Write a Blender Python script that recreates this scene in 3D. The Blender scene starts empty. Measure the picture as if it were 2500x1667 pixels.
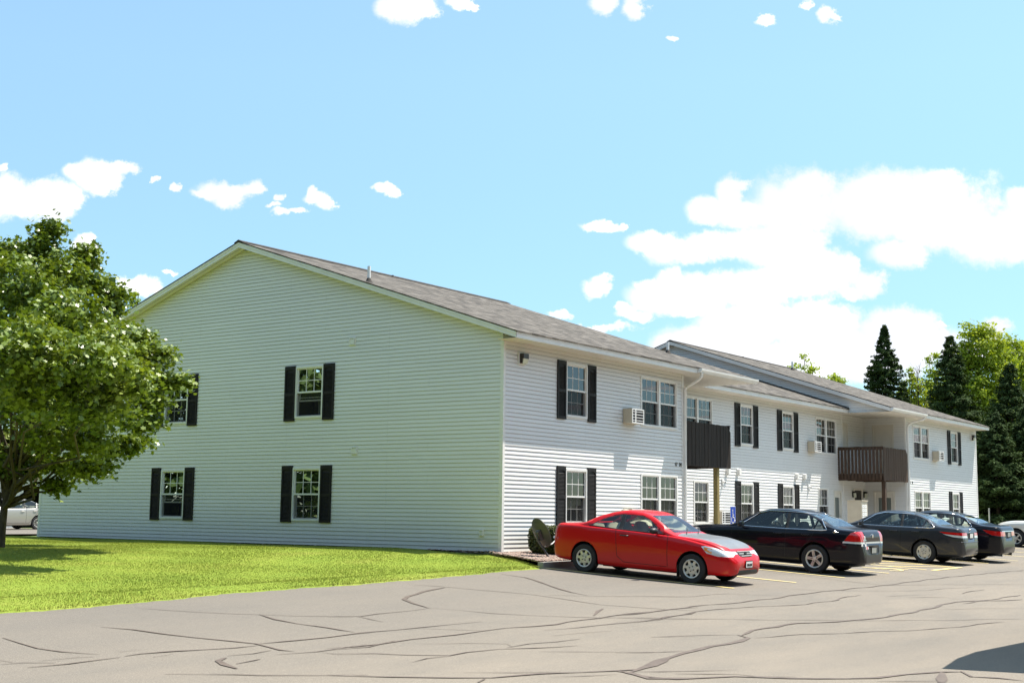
import bpy, bmesh, math, random
import numpy as np
from mathutils import Vector, Matrix
random.seed(7); RNG = np.random.default_rng(7)
SC = bpy.context.scene
COL = SC.collection
R_ = math.radians
CRACKS=[(0.035,[(-13.73,-3.92),(-13.56,-4.27),(-13.36,-4.68),(-13.04,-5.1),(-12.81,-5.28),(-12.41,-5.65),(-11.55,-6.19)]),(0.07,[(-12.81,-5.28),(-12.96,-5.77),(-12.97,-6.22),(-12.89,-6.7),(-12.91,-6.95),(-12.94,-7.19)]),(0.07,[(-15.32,-5.22),(-15.12,-5.58),(-15.03,-6.03),(-14.9,-6.46),(-14.73,-6.95),(-14.68,-7.22),(-14.76,-7.51),(-14.79,-7.75),(-14.69,-7.89)]),(0.06,[(-14.68,-7.22),(-14.17,-7.28),(-13.57,-7.36),(-13.05,-7.29),(-12.79,-7.3)]),(0.06,[(-16.46,-7.12),(-16.22,-7.12),(-15.86,-7.2),(-15.47,-7.26),(-15.06,-7.31),(-14.75,-7.35)]),(0.05,[(-16.54,-7.22),(-16.89,-7.22),(-17.22,-7.21),(-17.66,-7.21)]),(0.04,[(-17.74,-6.87),(-17.53,-6.95),(-17.31,-7.15)]),(0.05,[(-17.61,-6.66),(-17.61,-6.86)]),(0.05,[(-16.76,-5.35),(-16.83,-5.81),(-16.86,-6.22),(-16.78,-6.54),(-16.58,-6.91)]),(0.14,[(-15.66,-7.83),(-15.84,-7.96),(-15.97,-8.18),(-16.07,-8.41)]),(0.06,[(-15.83,-8.21),(-15.55,-8.1),(-15.41,-8.09)]),(0.04,[(-15.54,-7.72),(-15.21,-7.74),(-14.87,-7.72)]),(0.045,[(-16.84,-8.28),(-16.52,-8.47),(-16.27,-8.64),(-16.14,-8.84),(-15.72,-9.19),(-15.24,-9.51)]),(0.04,[(-15.06,-7.97),(-14.52,-8.04),(-13.6,-8.03)]),(0.03,[(-14.53,-8.13),(-14.46,-8.32),(-14.14,-8.51)]),(0.03,[(-17.32,-6.9),(-16.9,-6.97),(-16.76,-7.04)]),(0.03,[(-16.33,-6.87),(-16.01,-6.9)]),(0.03,[(-16.27,-7.34),(-15.95,-7.3)]),(0.09,[(-4.04,-2.94),(-4.18,-3.62),(-4.93,-4.69),(-5.74,-5.75),(-5.93,-6.2)]),(0.05,[(-7.49,-3.45),(-7.27,-3.95),(-7.06,-4.82),(-6.74,-5.6),(-6.79,-6.28),(-6.93,-7.14),(-6.59,-7.98),(-6.25,-8.51)]),(0.11,[(-7.32,-4.2),(-8.23,-4.38),(-9.0,-4.76),(-9.4,-5.04),(-9.72,-5.5),(-9.99,-5.98)]),(0.04,[(-9.99,-5.98),(-10.83,-6.1),(-11.67,-6.11),(-12.12,-5.94)]),(0.05,[(-11.71,-6.08),(-11.83,-6.46),(-11.86,-6.72)]),(0.04,[(-9.99,-5.98),(-9.82,-6.47),(-9.7,-6.96),(-9.26,-7.5),(-8.61,-8.05),(-7.22,-9.03)]),(0.03,[(-6.62,-5.84),(-5.07,-6.8),(-4.02,-7.33)]),(0.06,[(-5.7,-8.23),(-6.86,-8.13),(-8.24,-8.1),(-9.88,-8.2),(-10.84,-8.08),(-11.37,-8.07),(-12.01,-8.05),(-12.8,-8.06),(-13.46,-8.07),(-14.24,-7.97)]),(0.05,[(-13.55,-7.31),(-12.93,-7.26),(-12.31,-7.38),(-11.83,-7.38),(-11.15,-7.37),(-10.6,-7.44)]),(0.03,[(-11.89,-7.43),(-11.52,-7.8),(-11.25,-8.09)]),(0.04,[(-14.34,-8.07),(-13.75,-8.13),(-13.11,-7.99),(-12.89,-8.06)]),(0.05,[(-14.53,-8.25),(-14.06,-8.54),(-13.83,-8.81),(-13.45,-9.14),(-13.1,-9.15),(-12.55,-9.2),(-12.1,-9.35),(-11.43,-9.6)]),(0.04,[(-12.36,-9.18),(-11.82,-9.15),(-11.37,-9.2),(-10.84,-9.22)]),(0.03,[(-13.05,-8.39),(-12.46,-8.65),(-12.05,-8.95),(-12.24,-9.19)]),(0.04,[(-10.57,-8.51),(-9.82,-8.56),(-8.98,-8.68),(-7.95,-8.75),(-6.76,-8.64),(-6.36,-8.57)]),(0.08,[(-8.43,-7.94),(-7.86,-7.61),(-7.43,-7.51)]),(0.03,[(-12.27,-9.58),(-11.89,-9.9),(-11.21,-10.38),(-10.41,-10.72)]),(0.07,[(-15.59,-9.26),(-15.16,-9.73),(-14.68,-10.16),(-14.3,-10.39),(-13.63,-10.52),(-12.77,-10.98),(-12.44,-11.09),(-11.61,-10.93),(-10.85,-10.73),(-10.39,-10.7)]),(0.03,[(-14.26,-9.97),(-13.82,-10.35),(-13.34,-10.63)]),(0.03,[(-13.75,-10.71),(-12.96,-11.1)]),(0.13,[(-12.77,-10.98),(-12.71,-11.15),(-12.89,-11.46),(-12.69,-11.63),(-12.44,-11.79)]),(0.03,[(-10.95,-8.89),(-10.4,-8.93),(-9.72,-9.01)]),(0.03,[(-9.78,-9.69),(-9.19,-10.07)]),(0.13,[(-14.66,-10.44),(-14.43,-10.38)]),(0.03,[(-12.74,-11.03),(-11.93,-11.52)]),(0.03,[(-14.23,-9.24),(-13.85,-9.17),(-13.46,-9.16)]),(0.07,[(-8.13,-8.11),(-7.18,-8.17),(-5.63,-8.12),(-4.61,-8.25),(-2.95,-8.3),(-1.21,-8.23),(0.43,-8.28),(2.6,-8.39),(4.3,-8.37),(6.74,-8.38),(9.83,-8.52),(12.43,-8.72)]),(0.05,[(-8.99,-8.64),(-7.84,-8.71),(-6.67,-8.58),(-5.55,-8.56),(-4.22,-8.89),(-3.21,-9.09),(-1.78,-9.1),(-0.97,-8.94),(-0.25,-8.98)]),(0.035,[(-8.37,-8.26),(-7.71,-8.78),(-6.19,-9.8),(-5.17,-10.52),(-3.27,-11.58),(-1.57,-12.39)]),(0.03,[(-5.55,-6.54),(-4.23,-7.27),(-2.92,-7.41),(-2.14,-8.28)]),(0.04,[(2.9,-5.43),(3.09,-6.38),(2.84,-7.31),(2.6,-8.39),(3.45,-8.67),(6.99,-10.15)]),(0.03,[(7.54,-6.12),(7.39,-7.75),(6.86,-8.35)]),(0.1,[(-8.43,-10.35),(-7.38,-10.21),(-6.28,-10.27),(-5.48,-10.51),(-4.57,-10.73),(-3.07,-10.77),(-1.63,-10.74),(0.34,-10.59),(2.48,-11.33)]),(0.13,[(-8.43,-10.35),(-8.6,-10.59),(-9.47,-10.66),(-10.24,-10.7),(-10.86,-10.71),(-11.64,-10.9),(-12.12,-11.02),(-12.81,-11.1)]),(0.045,[(-8.52,-10.6),(-7.45,-10.92),(-6.1,-11.44),(-4.73,-11.91),(-3.33,-12.16),(-2.49,-12.29)]),(0.03,[(-11.51,-10.18),(-11.12,-10.44),(-10.61,-10.65)]),(0.04,[(-9.78,-9.7),(-9.27,-9.92),(-8.4,-10.34)]),(0.09,[(-12.81,-11.1),(-12.79,-11.4),(-12.66,-11.65),(-11.96,-12.03),(-11.55,-12.47),(-10.6,-13.12),(-9.98,-13.31),(-9.41,-13.5),(-9.09,-13.65)]),(0.25,[(-9.44,-13.55),(-9.96,-13.69),(-10.29,-13.74)]),(0.05,[(-10.81,-13.2),(-10.22,-13.71)]),(0.11,[(-9.09,-13.65),(-9.42,-13.87),(-9.26,-14.11),(-9.21,-14.39)]),(0.03,[(-12.55,-11.18),(-11.97,-11.5),(-11.44,-11.78)]),(0.04,[(-12.37,-11.49),(-11.74,-11.92),(-11.67,-12.21),(-11.34,-12.49)]),(0.06,[(2.47,-10.07),(4.19,-10.03)]),(0.05,[(0.22,-9.72),(1.11,-10.18),(1.04,-10.48)]),(0.06,[(0.16,-10.81),(2.08,-10.92),(3.64,-10.95)]),(0.03,[(-0.66,-7.4),(-0.18,-8.16),(1.8,-9.24),(4.5,-9.67)]),(0.03,[(-0.07,-9.4),(1.1,-9.66)]),(0.025,[(-1.52,-10.86),(0.59,-11.83)])]
CLOUDS=[(-0.0858,0.3968,0.0195,0.0136),(-0.0971,0.3943,0.013,0.0102),(-0.0743,0.3912,0.0123,0.0074),(-0.0459,0.4007,0.0097,0.0061),(-0.0371,0.3984,0.0045,0.0027),(0.0715,0.4014,0.0117,0.0088),(0.0952,0.399,0.0084,0.0095),(0.1207,0.3743,0.0039,0.0024),(0.1954,0.3914,0.0084,0.003),(0.2305,0.3993,0.0045,0.0034),(0.2472,0.3917,0.0071,0.0071),(0.2546,0.3894,0.0039,0.0027),(-0.3989,0.2418,0.0468,0.0172),(-0.3773,0.2377,0.0383,0.0124),(-0.3517,0.2365,0.0184,0.0073),(-0.3287,0.2572,0.0171,0.0117),(-0.3388,0.26,0.0114,0.0073),(-0.3091,0.2633,0.0128,0.0051),(-0.3196,0.2471,0.0099,0.0073),(-0.3967,0.2644,0.0043,0.0037),(-0.2829,0.2526,0.0026,0.002),(-0.2656,0.247,0.0037,0.0032),(-0.223,0.2468,0.0213,0.0084),(-0.2357,0.2445,0.0142,0.0044),(-0.2198,0.2388,0.0128,0.0073),(-0.2045,0.2477,0.0085,0.0036),(-0.183,0.24,0.0043,0.0036),(-0.1856,0.2334,0.0057,0.002),(-0.1797,0.2277,0.0071,0.0032),(-0.1656,0.2286,0.0085,0.002),(-0.1517,0.2404,0.0106,0.0055),(-0.1576,0.2461,0.0057,0.0051),(-0.1445,0.2368,0.0071,0.0073),(-0.1016,0.249,0.0085,0.0035),(-0.0965,0.2447,0.0057,0.0032),(-0.332,0.2007,0.0106,0.0065),(-0.3316,0.2064,0.0071,0.005),(-0.3255,0.1979,0.0064,0.0043),(-0.2875,0.1711,0.0155,0.0071),(-0.296,0.1724,0.0084,0.0057),(-0.2641,0.1821,0.0056,0.0017),(0.2249,0.2415,0.0405,0.0239),(0.2377,0.256,0.0234,0.012),(0.169,0.2488,0.0117,0.0128),(0.1797,0.233,0.0264,0.0127),(0.1502,0.2343,0.0155,0.0108),(0.1738,0.256,0.014,0.0056),(0.2794,0.2406,0.0436,0.0255),(0.3258,0.2348,0.0513,0.0287),(0.3344,0.2588,0.0172,0.0096),(0.3797,0.2196,0.0403,0.0222),(0.3965,0.2451,0.014,0.0112),(0.3017,0.2029,0.0248,0.0118),(0.1113,0.2101,0.0217,0.0087),(0.1392,0.2041,0.0325,0.0114),(0.1702,0.2092,0.0387,0.0111),(0.2089,0.2081,0.0356,0.0174),(0.2318,0.1895,0.0363,0.0165),(0.2628,0.1945,0.0077,0.0094),(0.2732,0.179,0.0116,0.0094),(0.2592,0.171,0.0093,0.0047),(0.1205,0.1803,0.0116,0.0094),(0.1174,0.1678,0.0277,0.0113),(0.1035,0.177,0.0093,0.0047),(0.1575,0.1729,0.0463,0.0141),(0.2053,0.1782,0.0432,0.0133),(0.1389,0.1587,0.0308,0.005),(0.2003,0.1485,0.0446,0.0148),(0.1772,0.1451,0.0353,0.0132),(0.2463,0.1459,0.0307,0.0132),(0.2924,0.1434,0.0292,0.014),(0.154,0.1325,0.0384,0.0139),(0.1264,0.129,0.0199,0.0093),(0.2612,0.1229,0.0766,0.0201),(0.1846,0.122,0.0613,0.0139),(0.315,0.1297,0.0307,0.0124),(0.3769,0.1444,0.0169,0.0085),(0.3686,0.1272,0.0383,0.0093),(0.3263,0.1484,0.0038,0.0019),(0.0665,0.175,0.0116,0.0078),(0.0696,0.1813,0.0093,0.0055),(0.0679,0.2219,0.0147,0.0038),(0.085,0.2232,0.0039,0.0029),(0.085,0.158,0.0058,0.0039),(0.0912,0.1527,0.0108,0.004),(0.0374,0.1513,0.01,0.0028),(0.0712,0.1423,0.0169,0.004),(0.062,0.1438,0.0092,0.0031)]
TRUNK=(-8.96, 6.55, 0.06)
TRUNKPTS=[(-9.01, 6.64, -0.01), (-9.02, 6.55, 0.46), (-9.04, 6.48, 0.89), (-9.03, 6.39, 1.24), (-8.97, 6.21, 1.67), (-9.11, 5.68, 2.61), (-9.09, 5.29, 4.23)]
MLIMBS=[((-9.06, 6.46, 1.11), (-9.26, 6.44, 2.45), 0.06), ((-9.09, 7.5, 1.28), (-9.1, 5.23, 2.25), 0.09), ((-9.01, 6.36, 1.24), (-9.1, 4.54, 2.28), 0.05)]
MAPLE=[(-9.14, 5.32, 6.7, 0.21), (-9.16, 5.43, 6.32, 0.31), (-9.13, 6.28, 6.21, 0.37), (-9.67, 6.21, 6.02, 0.44), (-10.02, 6.7, 6.02, 0.7), (-9.46, 4.28, 5.63, 0.42), (-8.5, 4.68, 5.62, 0.24), (-8.59, 4.71, 6.03, 0.14), (-8.65, 4.73, 6.28, 0.07), (-10.06, 4.34, 5.23, 0.64), (-10.12, 5.29, 5.19, 0.84), (-7.93, 4.85, 5.17, 0.32), (-8.01, 4.87, 5.62, 0.21), (-7.8, 4.77, 5.51, 0.09), (-9.53, 3.73, 4.68, 0.61), (-10.42, 3.35, 4.18, 0.79), (-8.15, 4.43, 4.56, 0.4), (-8.16, 3.69, 4.08, 0.31), (-7.73, 3.87, 4.48, 0.14), (-10.44, 4.29, 3.92, 0.89), (-9.89, 2.72, 3.73, 0.79), (-8.86, 3.08, 3.44, 0.56), (-7.85, 3.35, 3.7, 0.32), (-7.57, 3.39, 4.1, 0.21), (-7.3, 3.48, 3.56, 0.19), (-7.16, 3.29, 3.56, 0.11), (-7.74, 3.34, 3.09, 0.31), (-7.88, 3.62, 2.64, 0.29), (-9.2, 2.85, 2.7, 0.57), (-10.02, 3.08, 2.95, 0.83), (-10.53, 3.8, 2.86, 0.83), (-7.75, 4.42, 2.16, 0.28), (-7.39, 4.39, 2.33, 0.16), (-9.02, 3.59, 2.19, 0.46), (-9.45, 4.18, 2.18, 0.66), (-8.44, 4.61, 1.69, 0.24), (-7.94, 4.78, 1.73, 0.21), (-8.41, 5.41, 1.77, 0.23), (-8.33, 6.15, 1.8, 0.23), (-8.64, 6.52, 2.1, 0.44), (-8.43, 5.54, 1.36, 0.12), (-11.34, 0.52, 3.31, 0.61), (-10.65, 0.49, 3.01, 0.44), (-11.73, 1.06, 3.3, 0.68), (-12.12, 1.52, 3.64, 0.68), (-11.02, 1.1, 2.58, 0.47), (-11.65, 1.44, 2.62, 0.61), (-12.29, 1.88, 3.08, 0.68), (-9.39, 6.65, 2.28, 0.61), (-10.04, 6.83, 5.51, 1.04), (-9.99, 7.05, 4.23, 1.31), (-9.8, 7.07, 2.95, 1.04), (-7.41, 7.4, 5.94, 0.76), (-6.74, 6.78, 4.56, 0.95), (-6.06, 6.9, 3.69, 0.92), (-7.16, 8.32, 4.14, 1.16), (-7.04, 7.62, 2.7, 0.85), (-7.79, 8.98, 5.07, 1.25), (-7.32, 8.75, 3.19, 1.06), (-9.1, 6.35, 1.89, 0.33), (-9.31, 6.68, 1.67, 0.35), (-8.81, 5.99, 1.68, 0.24)]
SPRUCES=[(57.55, 11.44, 0.2, 13.24, 3.6, 'narrow dark spruce standing alone above the far roof ridge', 1.0), (52.13, 5.51, 0.2, 11.64, 3.7, 'tall dark spruce in front of the bright aspens', 1.0), (50.31, 1.61, 0.2, 9.56, 4.0, 'dark spruce with its tip highest at the right edge', 1.0), (43.97, 0.78, 0.2, 6.32, 3.6, 'low broad spruce just right of the building end', 1.2), (47.09, -0.33, 0.2, 7.37, 4.2, 'spruce cut by the right edge of the photo', 1.2), (57.01, 6.64, 0.2, 7.2, 2.6, 'short spruce half hidden by the far eave', 0.9), (62.6, 12.02, 0.2, 10.15, 2.2, 'small spruce right of the lone narrow spruce', 0.9), (65.81, 11.3, 0.2, 8.97, 2.4, 'stubby spruce between the bare tree and the tall spruce', 0.8)]
BROADS=[('aspen_tree', (68.22, 8.75, 0.2), [(-0.77, -0.46, 12.27, 1.43), (-1.34, 0.03, 13.62, 0.74), (-0.78, -0.8, 13.83, 0.63), (0.14, -1.07, 13.19, 0.97), (-1.37, 0.51, 11.69, 1.14), (-0.04, -1.02, 10.29, 1.72), (-1.29, 0.05, 9.38, 1.72), (-0.1, -1.22, 7.7, 1.72), (-0.8, 0.01, 6.56, 1.43), (1.32, -1.53, 11.84, 1.0), (-0.19, -1.45, 5.42, 1.43), (0.26, -0.17, 4.61, 1.14), (-0.88, 0.99, 10.32, 1.14), (-1.36, 1.18, 8.56, 1.29), (-0.83, 0.83, 6.86, 1.29), (-0.35, -0.21, 8.58, 1.72)], 'bright green aspen between the two tallest spruces', 1000, 0.15), ('aspen_tree', (74.73, 8.29, 0.2), [(-0.71, -0.42, 12.03, 1.36), (-1.16, -0.17, 13.67, 0.6), (-1.32, 0.26, 12.76, 0.72), (-0.72, -0.71, 13.37, 0.48), (-0.13, -0.95, 10.84, 1.51), (-0.25, -1.2, 12.63, 0.78), (-0.83, 0.21, 9.93, 1.51), (0.05, -0.67, 8.44, 1.51)], 'yellow green aspen near the right edge', 900, 0.15), ('aspen_tree', (78.06, 7.1, 0.2), [(-0.76, -0.45, 12.59, 1.85), (-1.6, 0.47, 13.64, 0.55), (-1.14, 0.21, 11.97, 1.54), (-0.59, 0.0, 9.53, 1.85)], 'yellow green aspen cut by the right edge', 900, 0.15), ('aspen_tree', (63.52, 11.83, 0.2), [(-0.5, -0.3, 9.74, 0.73), (-0.69, -0.22, 10.52, 0.34), (-0.23, -0.46, 8.77, 0.84), (-0.69, 0.11, 9.04, 0.5)], 'small ragged aspen beside the bare tree', 900, 0.14), ('aspen_tree', (68.46, 11.84, 0.2), [(-0.64, -0.38, 11.18, 0.64), (-0.66, -0.06, 9.87, 0.94), (-1.01, -0.03, 11.9, 0.29), (-0.67, -0.57, 12.19, 0.35), (-0.75, 0.33, 8.71, 1.02), (-0.2, -0.63, 9.59, 1.17), (-0.21, -0.29, 8.14, 1.32)], 'thin aspen left of the tall dark spruce', 900, 0.14), ('aspen_tree', (57.17, 17.21, 0.2), [(-0.6, -0.36, 10.4, 0.71), (-0.53, -0.63, 11.22, 0.33), (-0.12, -1.02, 10.41, 0.33), (-1.01, 0.19, 10.53, 0.27), (-0.22, -0.76, 9.87, 0.66), (-0.76, 0.02, 9.72, 0.66)], 'tree top showing above the far roof left of the vent pipe', 420, 0.14), ('aspen_tree', (58.47, 15.41, 0.2), [(-0.55, -0.33, 9.97, 0.47), (-0.29, -0.62, 9.7, 0.38), (-0.74, 0.0, 9.69, 0.33)], 'round bright tree top nearest the far vent pipe', 900, 0.13), ('aspen_tree', (15.65, 33.67, 0.2), [(-0.83, -0.5, 10.91, 0.28), (-0.73, -0.69, 11.11, 0.16), (-0.9, -0.33, 10.54, 0.36)], 'tree top peeking over the left slope of the near roof', 1000, 0.11)]
BARE=(62.84, 11.06, 0.2)
WOODS1=[(75.63, 12.87, 72.72, 3.14, 8.0)]
WOODS2=[(-5, 85, -95, 55, 8), (-70, -60, -70, 75, 8), (-80, -60, -80, 80, 8), (60, -60, -75, -60, 6)]
GHOLE=[(0.85, 4.05, -0.2, 2.01)]
GX=13.78
SKYTINT=(.84,1.00,.87); CLD=4.2; SKYS=.13; EXPO=1.24


# ------------------------------------------------------------------ helpers
def tag(o, label=None, cat=None, group=None, kind=None):
    if label: o['label'] = label
    if cat: o['category'] = cat
    if group: o['group'] = group
    if kind: o['kind'] = kind
    return o

def empty(name, loc=(0, 0, 0), rz=0.0):
    o = bpy.data.objects.new(name, None); COL.objects.link(o)
    o.location = loc; o.rotation_euler = (0, 0, rz); o.empty_display_size = .3
    return o

class MB:
    """collects faces; build() links them as ONE mesh object"""
    def __init__(s): s.v = []; s.f = []; s.m = []
    def add(s, vs, fs, m=0):
        n = len(s.v); s.v += [tuple(v) for v in vs]
        for f in fs: s.f.append(tuple(n + i for i in f)); s.m.append(m)
    def box(s, a, b, m=0, fr=None):
        (x0, y0, z0), (x1, y1, z1) = a, b
        vs = [(x0,y0,z0),(x1,y0,z0),(x1,y1,z0),(x0,y1,z0),(x0,y0,z1),(x1,y0,z1),(x1,y1,z1),(x0,y1,z1)]
        if fr: vs = [fr(*v) for v in vs]
        s.add(vs, [(0,3,2,1),(4,5,6,7),(0,1,5,4),(1,2,6,5),(2,3,7,6),(3,0,4,7)], m)
    def quad(s, p, m=0): s.add(p, [tuple(range(len(p)))], m)
    def tube(s, pts, r, m=0, n=8, caps=True):
        pts = [Vector(p) for p in pts]; rr = r if hasattr(r, '__len__') else [r]*len(pts)
        rings = []; prev = None
        for i, p in enumerate(pts):
            d = (pts[min(i+1, len(pts)-1)] - pts[max(i-1, 0)]).normalized()
            if prev is None: a = d.orthogonal().normalized()
            else: a = (prev - d*prev.dot(d)); a = a.normalized() if a.length > 1e-6 else d.orthogonal().normalized()
            prev = a; b = d.cross(a)
            rings.append([p + (a*math.cos(2*math.pi*k/n) + b*math.sin(2*math.pi*k/n))*rr[i] for k in range(n)])
        vs = [v for g in rings for v in g]; fs = []
        for i in range(len(rings)-1):
            for k in range(n): fs.append((i*n+k, i*n+(k+1) % n, (i+1)*n+(k+1) % n, (i+1)*n+k))
        if caps: fs.append(tuple(range(n-1, -1, -1))); fs.append(tuple((len(rings)-1)*n+k for k in range(n)))
        s.add(vs, fs, m)
    def lathe(s, prof, n=24, m=0, axis='z', c=(0, 0, 0)):
        vs = []
        for r, h in prof:
            for k in range(n):
                a = 2*math.pi*k/n; x, y = r*math.cos(a), r*math.sin(a)
                v = (x, y, h) if axis == 'z' else ((x, h, y) if axis == 'y' else (h, x, y))
                vs.append((v[0]+c[0], v[1]+c[1], v[2]+c[2]))
        fs = []
        for i in range(len(prof)-1):
            for k in range(n): fs.append((i*n+k, i*n+(k+1) % n, (i+1)*n+(k+1) % n, (i+1)*n+k))
        s.add(vs, fs, m)
    def prism(s, poly, y0, y1, m=0, fr=None):
        n = len(poly)
        vs = [(p[0], y0, p[1]) for p in poly] + [(p[0], y1, p[1]) for p in poly]
        if fr: vs = [fr(*v) for v in vs]
        fs = [tuple(range(n)), tuple(range(2*n-1, n-1, -1))]
        for i in range(n): fs.append((i, (i+1) % n, n+(i+1) % n, n+i)[::-1])
        s.add(vs, fs, m)
    def build(s, name, mats, parent=None, smooth=False, fix=True):
        me = bpy.data.meshes.new(name); me.from_pydata(s.v, [], s.f)
        if not isinstance(mats, (list, tuple)): mats = [mats]
        for m in mats: me.materials.append(m)
        me.polygons.foreach_set('material_index', s.m)
        if fix:
            bm = bmesh.new(); bm.from_mesh(me); bmesh.ops.recalc_face_normals(bm, faces=bm.faces); bm.to_mesh(me); bm.free()
        if smooth:
            me.polygons.foreach_set('use_smooth', [True]*len(me.polygons))
            try: me.set_sharp_from_angle(angle=R_(38))
            except Exception: pass
        me.update()
        o = bpy.data.objects.new(name, me); COL.objects.link(o)
        if parent is not None: o.parent = parent
        return o

def npmesh(name, V, F, mats, parent=None, mi=None, smooth=False):
    """big mesh from numpy arrays; F is (n,k)"""
    me = bpy.data.meshes.new(name); n, k = F.shape
    me.vertices.add(len(V)); me.vertices.foreach_set('co', V.astype(np.float32).ravel())
    me.loops.add(n*k); me.loops.foreach_set('vertex_index', F.astype(np.int32).ravel())
    me.polygons.add(n); me.polygons.foreach_set('loop_start', (np.arange(n)*k).astype(np.int32))
    try: me.polygons.foreach_set('loop_total', np.full(n, k, np.int32))
    except Exception: pass
    if not isinstance(mats, (list, tuple)): mats = [mats]
    for m in mats: me.materials.append(m)
    if mi is not None: me.polygons.foreach_set('material_index', mi.astype(np.int32))
    if smooth: me.polygons.foreach_set('use_smooth', np.ones(n, bool))
    me.update(calc_edges=True); me.validate()
    o = bpy.data.objects.new(name, me); COL.objects.link(o)
    if parent is not None: o.parent = parent
    return o

def copy_tree(o, parent=None):
    c = o.copy(); COL.objects.link(c); c.parent = parent
    for ch in list(o.children): copy_tree(ch, c)
    return c

# ------------------------------------------------------------------ materials
def mat(name, col=(.5, .5, .5), rough=.6, metal=0., spec=.5, coat=0., **kw):
    m = bpy.data.materials.new(name); m.use_nodes = True
    b = m.node_tree.nodes['Principled BSDF']
    b.inputs['Base Color'].default_value = (*col, 1); b.inputs['Roughness'].default_value = rough
    b.inputs['Metallic'].default_value = metal; b.inputs['Specular IOR Level'].default_value = spec
    b.inputs['Coat Weight'].default_value = coat; b.inputs['Coat Roughness'].default_value = .04
    for k, v in kw.items(): b.inputs[k].default_value = v
    return m
def N(m, t, **kw):
    n = m.node_tree.nodes.new(t)
    for k, v in kw.items():
        if k[0] == '_': setattr(n, k[1:], v)
        else: n.inputs[k].default_value = v
    return n
def L(m, a, b): m.node_tree.links.new(a, b)
def ramp(m, src, stops):
    r = N(m, 'ShaderNodeValToRGB'); e = r.color_ramp.elements
    while len(e) < len(stops): e.new(.5)
    for i, (p, c) in enumerate(stops): e[i].position = p; e[i].color = (*c, 1)
    L(m, src, r.inputs[0]); return r.outputs[0]
def geo(m): return N(m, 'ShaderNodeNewGeometry').outputs['Position']
def noise(m, vec, scale, detail=3, rough=.55, sc=None):
    if sc:
        mp = N(m, 'ShaderNodeMapping'); mp.inputs['Scale'].default_value = sc; L(m, vec, mp.inputs[0]); vec = mp.outputs[0]
    n = N(m, 'ShaderNodeTexNoise'); n.inputs['Scale'].default_value = scale; n.inputs['Detail'].default_value = detail
    n.inputs['Roughness'].default_value = rough; L(m, vec, n.inputs['Vector']); return n.outputs[0]
def mix(m, fac, a, b, mode='MIX'):
    n = N(m, 'ShaderNodeMix', _data_type='RGBA', _blend_type=mode)
    for s, v in ((n.inputs[0], fac), (n.inputs[6], a), (n.inputs[7], b)):
        if isinstance(v, (int, float)): s.default_value = v
        elif isinstance(v, tuple): s.default_value = (*v, 1)
        else: L(m, v, s)
    return n.outputs[2]
def bsdf(m): return m.node_tree.nodes['Principled BSDF']
def setc(m, sock): L(m, sock, bsdf(m).inputs['Base Color'])
def bump(m, src, strength=.3, dist=.01):
    b = N(m, 'ShaderNodeBump'); b.inputs['Strength'].default_value = strength; b.inputs['Distance'].default_value = dist
    L(m, src, b.inputs['Height']); L(m, b.outputs[0], bsdf(m).inputs['Normal'])
def mottled(name, c1, c2, scale, rough=.7, bmp=.0, bscale=None, sc=None, **kw):
    m = mat(name, c1, rough, **kw); p = geo(m)
    setc(m, ramp(m, noise(m, p, scale, 4, sc=sc), [(.35, c1), (.65, c2)]))
    if bmp: bump(m, noise(m, p, bscale or scale*6, 3, sc=sc), bmp)
    return m

M = {}
def sidingmat():
    m = mat('white_vinyl_siding', (.8, .78, .72), .5); p = geo(m); sx = N(m, 'ShaderNodeSeparateXYZ'); L(m, p, sx.inputs[0])
    ad = N(m, 'ShaderNodeMath', _operation='ADD'); L(m, sx.outputs[0], ad.inputs[0]); L(m, sx.outputs[1], ad.inputs[1]); cb = N(m, 'ShaderNodeCombineXYZ'); L(m, ad.outputs[0], cb.inputs[0]); L(m, sx.outputs[2], cb.inputs[1])
    b = N(m, 'ShaderNodeTexBrick'); b.offset = .37; b.offset_frequency = 4; L(m, cb.outputs[0], b.inputs[0]); b.inputs['Scale'].default_value = 1; b.inputs['Brick Width'].default_value = 3.66; b.inputs['Row Height'].default_value = .2032; b.inputs['Mortar Size'].default_value = .0035; b.inputs['Mortar Smooth'].default_value = 0
    b.inputs['Color1'].default_value = (.79, .785, .76, 1); b.inputs['Color2'].default_value = (.755, .75, .73, 1); b.inputs['Mortar'].default_value = (.42, .41, .37, 1)
    c = mix(m, .5, b.outputs[0], ramp(m, noise(m, p, .7, 4, .6, sc=(.5, .5, 1.6)), [(.3, (.71, .705, .68)), (.7, (.81, .80, .775))]))
    st = noise(m, p, 2.5, 4, .6, sc=(1.5, 1.5, .25)); mr = N(m, 'ShaderNodeMapRange'); mr.inputs[1].default_value = 1.1; mr.inputs[2].default_value = -.1; mr.inputs[3].default_value = 0; mr.inputs[4].default_value = .5; L(m, sx.outputs[2], mr.inputs[0])
    f = N(m, 'ShaderNodeMath', _operation='MULTIPLY'); L(m, mr.outputs[0], f.inputs[0]); L(m, st, f.inputs[1]); c = mix(m, f.outputs[0], c, (.52, .50, .42)); setc(m, c)
    bump(m, noise(m, p, .8, 2, sc=(1, 1, 2)), .25, .03); return m
M['siding'] = sidingmat()
M['lapshade'] = mat('shade_in_siding_laps', (.085, .08, .07), .9)  # dark tone painted on lap undersides to stand for their shadow lines
M['trim'] = mottled('white_trim', (.80, .79, .76), (.74, .73, .70), 3, .45)
M['soffit'] = mat('soffit_vinyl', (.74, .70, .62), .6)
p = geo(M['soffit']); _w = N(M['soffit'], 'ShaderNodeTexWave', _bands_direction='X'); _w.inputs['Scale'].default_value = 1.57
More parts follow.
